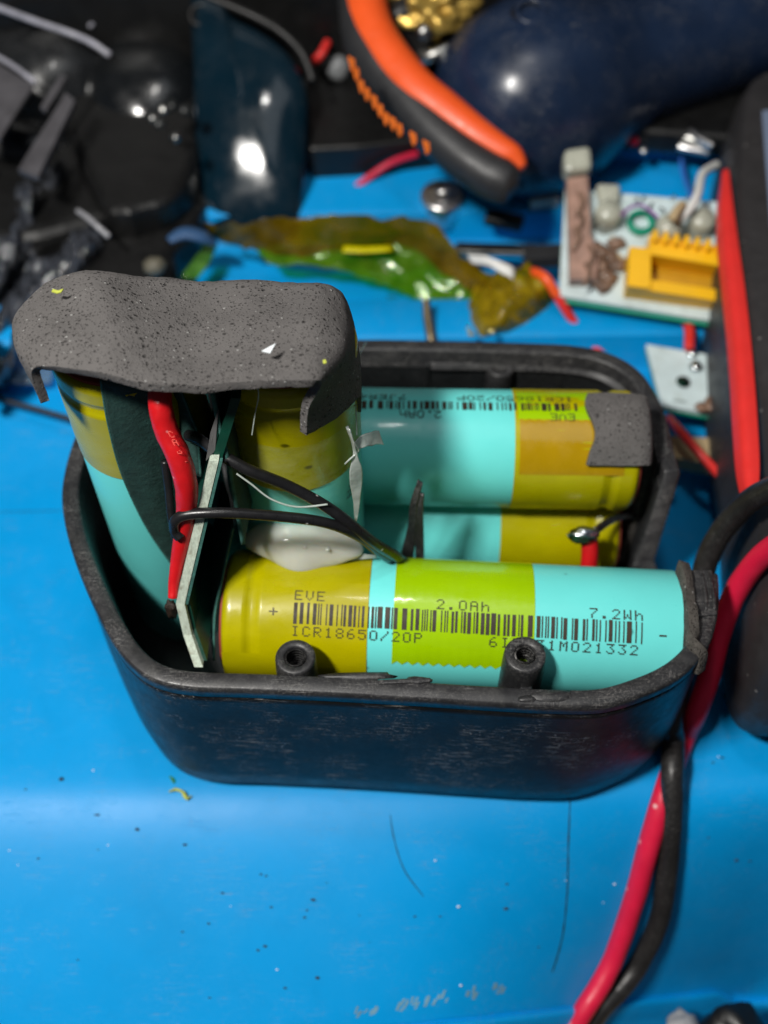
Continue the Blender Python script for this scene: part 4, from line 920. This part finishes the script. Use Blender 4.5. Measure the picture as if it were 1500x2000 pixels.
# yellow connector
cn = [(1218, 505), (1250, 478), (1398, 505), (1402, 610), (1330, 605), (1216, 585)]
chunk('connector_base', [(1220, 508), (1262, 512), (1262, 590), (1216, 584)], .62, M['yellow'], bev=.03)
chunk('connector_wall', [(1258, 486), (1400, 510), (1400, 548), (1258, 524)], .62, M['yellow'], bev=.02)
chunk('connector_wall', [(1258, 568), (1402, 590), (1402, 612), (1256, 590)], .55, M['yellow'], bev=.02)
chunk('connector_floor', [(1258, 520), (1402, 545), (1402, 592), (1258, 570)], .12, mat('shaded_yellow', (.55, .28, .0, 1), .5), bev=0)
for k in range(7): chunk('connector_tooth', [(1262+k*20, 484+k*3.4), (1272+k*20, 485+k*3.4), (1272+k*20, 505+k*3.4), (1262+k*20, 504+k*3.4)], .78, M['yellow'], bev=.02)
pb2 = thing('circuit_board', 'small white circuit board with a round drilled hole beside the tray corner', 'circuit board', P(1340, 760, .5))
q4 = [P(1262, 672, .9), P(1430, 700, .9), P(1430, 815, .75), P(1292, 790, .75)]
slab('board', *q4, .12, M['pcbwhite'], pb2, bev=.01)
slab('board_edge', *[p-Vector((0, 0, .13)) for p in q4], .05, M['greenring'], pb2)
lathe('drilled_hole', [(0, .0), (.012, .12), (.015, .13)], P(1334, 746, .86), (0, -.1, 1), M['pcbgreen'], pb2, segs=24)
for k, (x, y, r) in enumerate(((1352, 690, .1), (1360, 715, .13), (1400, 700, .16), (1395, 790, .2), (1412, 690, .22), (1370, 795, .12))): blob('solder_lump', P(x, y, .92), (r, r, r*.5), M['brownres'] if k > 1 else M['metal'], pb2, .5, 3, k, 2)
for k in range(5): box('printed_mark', P(1316+k*5.5, 781+k*.8, .80), (.03, .05, .01), mat('grey_ink', (.35, .42, .42, 1), .6) if k == 0 else bpy.data.materials['grey_ink'], pb2, bev=0)
# wires over there
wire('red wire end passing the small white board and the tan card', [P(1306, 818, .7), P(1330, 845, .9), P(1370, 890, .9), P(1408, 930, .7)], .085, M['red'])
wire('red wire running from the tape curl to the tray rear wall', [P(1040, 530, 1.3), P(1068, 545, 1.4), P(1095, 590, 1.1), P(1125, 635, .7), P(1162, 680, .4), P(1200, 720, .2)], .09, M['red'])
tube('orange_sheath', [P(1045, 532, 1.34), P(1066, 544, 1.44), P(1088, 578, 1.2)], .10, M['orange'], C.objects[[o.name for o in C.objects if o.name.startswith('wire')][-1]])
wire('red wire between the two pale circuit boards', [P(1338, 620, .8), P(1346, 645, 1.0), P(1346, 680, 1.0)], .10, M['red'])
wire('pink-red wire crossing towards the pliers', [P(655, 398, .6), P(700, 362, .9), P(760, 320, 1.3), P(815, 300, 1.4)], .075, M['pinkwire'])
wire('pink-red wire lying lower, reaching the round metal can', [P(670, 425, .5), P(730, 402, .6), P(800, 390, .7), P(860, 385, .8), P(950, 392, .7)], .07, M['pinkwire'])
wire('thin blue wire behind the pale board', [P(1330, 305, 1.3), P(1335, 340, 1.4), P(1345, 370, 1.6), P(1352, 385, 1.8)], .05, M['bluewire'])
wire('white wire bending down to the pale board', [P(1400, 322, 2.4), P(1372, 340, 2.6), P(1362, 380, 2.7), P(1345, 410, 2.6), P(1322, 432, 2.4)], .085, M['white'])
wire('thin purple wire arching over the pale board edge', [P(1215, 420, 2.3), P(1232, 405, 2.5), P(1255, 402, 2.5), P(1285, 425, 2.4)], .03, M['purple'])
tag(tube('wood_sliver', [P(1312, 430, 2.6), P(1322, 412, 2.7), P(1333, 400, 2.7)], .09, M['tan'], None), 'short tan wooden sliver by the white wire', 'wood')
# metal can, bars, rod, card
cn_ = thing('metal_can', 'small shiny round metal can beside the pliers handle tip', 'metal can', P(865, 430, .25))
lathe('can', [(0, .48), (.5, .48), (.58, .46), (.60, .42), (.62, .36), (.62, 0)], P(862, 420, .55), (0, -.1, 1), M['chrome'], cn_, segs=40)
blob('contact', P(868, 372, 1.35), (.16, .1, .06), M['chrome'], cn_, .1)
box('pin', P(905, 440, .5), (.1, .1, .6), M['steel'], cn_, bev=.02)
for (lab, c_, s3, m_, r_) in (('flat grey steel bar lying across the lid behind the tape', (980, 488), (1.9, .3, .12), 'steel', -.05), ('dark flat bar end under the pale board', (1070, 500), (1.0, .4, .3), 'charcoal', .1), ('small white plastic connector beside the pliers tip', (1062, 392), (.6, .28, .25), 'white', .12)):
    o = box('metal_bar' if 'bar' in lab else 'plastic_connector', P(c_[0], c_[1], 1.0), s3, M[m_], None, rot=r_); tag(o, lab, 'bar' if 'bar' in lab else 'connector')
o = box('charred_chip', P(985, 430, 1.0), (.8, .35, .2), M['black'], None, rot=-.3); tag(o, 'black component lying beside the round metal can', 'component')
o = grid('paper_strip', [[P(912, 500, 1.6), P(950, 500, 1.75), P(1005, 525, 1.6)], [P(922, 516, 1.5), P(955, 520, 1.6), P(1003, 546, 1.5)]], M['white'], None, n=4, thick=.03, bump=.05); tag(o, 'small creased white paper strip on the tape', 'paper scrap')
o = tube('metal_rod', [P(832, 585, 1.2), P(835, 620, 1.0), P(842, 660, .8), P(846, 690, .6)], [.07, .09, .10, .10], mat('bronze_rod', (.13, .10, .06, 1), .35, metal=.6), None); tag(o, 'thin bronze rod leaning against the tray rear wall', 'rod')
o = slab('tan_card', P(1300, 850, .5), P(1450, 858, .5), P(1450, 918, .45), P(1296, 890, .45), .35, M['tan'], None, bev=.02); tag(o, 'tan card strip between the tray and the multimeter', 'card')
o = box('tan_chip', P(1308, 918, .4), (.22, .35, .3), mat('brown_card', (.16, .13, .10, 1), .7), None); tag(o, 'small brown chip at the end of the tan card strip', 'chip')
o = box('rubber_block', P(1412, 835, .45), (.5, .35, .4), mat('mauve_plastic', (.07, .05, .07, 1), .5), None); tag(o, 'dark mauve plastic foot under the small white board', 'plastic foot')
o = blob('pink_cap', P(1235, 276, 1.9), (.14, .12, .1), M['pinkwire'], None, .2); tag(o, 'small crimson plug at the foot of the black tool body', 'plug')
o = blob('screw_head', P(1257, 294, 1.7), (.09, .09, .07), M['chrome'], None, .1); tag(o, 'tiny bright screw head beside the crimson plug', 'screw')
sc_ = thing('screwdriver_shaft', 'polished steel tool tips lying next to the multimeter corner', 'tool', P(1350, 290, 1.6))
tube('shaft', [P(1270, 255, 1.9), P(1310, 262, 1.9), P(1350, 272, 1.9), P(1392, 290, 1.9)], [.06, .13, .15, .12], M['steel'], sc_)
tube('tip', [P(1348, 256, 2.1), P(1368, 272, 2.1), P(1392, 285, 2.1)], .075, M['chrome'], sc_)
tube('tip', [P(1325, 286, 1.8), P(1350, 292, 1.8), P(1385, 298, 1.8)], .075, M['chrome'], sc_)
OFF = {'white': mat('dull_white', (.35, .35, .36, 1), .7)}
# things on the floor beyond the front lip
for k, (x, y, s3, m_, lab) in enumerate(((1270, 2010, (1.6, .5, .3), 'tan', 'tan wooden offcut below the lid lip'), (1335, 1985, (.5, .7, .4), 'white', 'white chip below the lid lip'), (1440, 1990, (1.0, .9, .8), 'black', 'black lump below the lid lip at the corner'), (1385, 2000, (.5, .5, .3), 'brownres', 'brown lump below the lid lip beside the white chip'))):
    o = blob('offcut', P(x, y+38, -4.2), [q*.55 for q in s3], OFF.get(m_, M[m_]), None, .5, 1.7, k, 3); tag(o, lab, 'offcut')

# ------------------------------------------------------------------ crumbs on the lid
def where(x, y):
    if x > 1340: return 'beyond the two thick cables'
    if x > 700 : return 'between the faint scratch and the seam line'
    if y > 1800: return 'close to the front lip'
    if x < 300: return 'just off the rounded left end of the tray'
    return 'a little way in front of the tray'
dk = [(120, 1522, 10), (50, 1542, 5), (190, 1592, 8), (268, 1620, 8), (362, 1650, 7), (192, 1660, 4), (75, 1677, 6), (510, 1708, 6), (520, 1711, 6), (612, 1758, 8), (600, 1778, 5), (595, 1792, 7), (530, 1772, 6), (435, 1744, 5), (408, 1804, 6), (357, 1820, 5), (504, 1856, 6), (518, 1848, 7), (152, 1875, 4), (620, 1910, 8), (557, 1930, 7), (410, 1949, 5), (810, 1790, 5), (702, 1788, 3), (722, 1840, 3), (990, 1727, 5), (1416, 1360, 8), (1411, 1480, 7), (1392, 1490, 5), (1438, 1680, 8), (1464, 1682, 5), (1384, 1636, 5), (638, 1724, 3), (1052, 1850, 5), (988, 1775, 9), (860, 1790, 4)]
for k, (x, y, s) in enumerate(dk):
    p = S_(x, y); r = s/138*.45
    o = blob('dirt_crumb', p+Vector((0, 0, r*.25)), (r*(1+rnd.random()*.6), r*(.5+rnd.random()*.4), r*.35), M['crumb'], None, .7, 3, k, 2)
    o.rotation_euler.z = 0
    tag(o, 'tiny dark crumb on the blue lid '+where(x, y), 'crumb', 'dark crumbs on the blue lid '+where(x, y))
lt_ = [(18, 1661, 4), (35, 1690, 3), (211, 1651, 4), (182, 1505, 5), (450, 1770, 3), (895, 1771, 7), (850, 1681, 5), (900, 1925, 6), (541, 1894, 5), (1200, 1727, 6), (1403, 1478, 4), (1178, 1763, 3), (1105, 1350+370, 3)]
for k, (x, y, s) in enumerate(lt_):
    p = S_(x, y); r = s/138*.5; o = blob('pale_crumb', p+Vector((0, 0, r*.3)), (r, r*.7, r*.5), M['palebit'], None, .5, 3, k, 2); tag(o, 'tiny pale crumb on the blue lid '+where(x, y), 'crumb', 'pale crumbs on the blue lid '+where(x, y))
o = tube('plastic_shaving', [S_(331, 1548, .03), S_(345, 1545, .06), S_(357, 1550, .05), S_(366, 1562, .04), S_(374, 1556, .03)], [.02, .045, .05, .045, .02], M['yellowbit'], None, n=6, segs=8, sx=.5, wob=.8); tag(o, 'curled yellow-green plastic shaving on the lid in front of the tray', 'shaving')
o = tube('plastic_shaving', [S_(332, 1518, .03), S_(338, 1525, .04), S_(340, 1531, .03)], [.02, .04, .015], M['kaptonthin'], None, n=5, segs=8, sx=.5); tag(o, 'smaller pale shaving just above the yellow-green one', 'shaving')
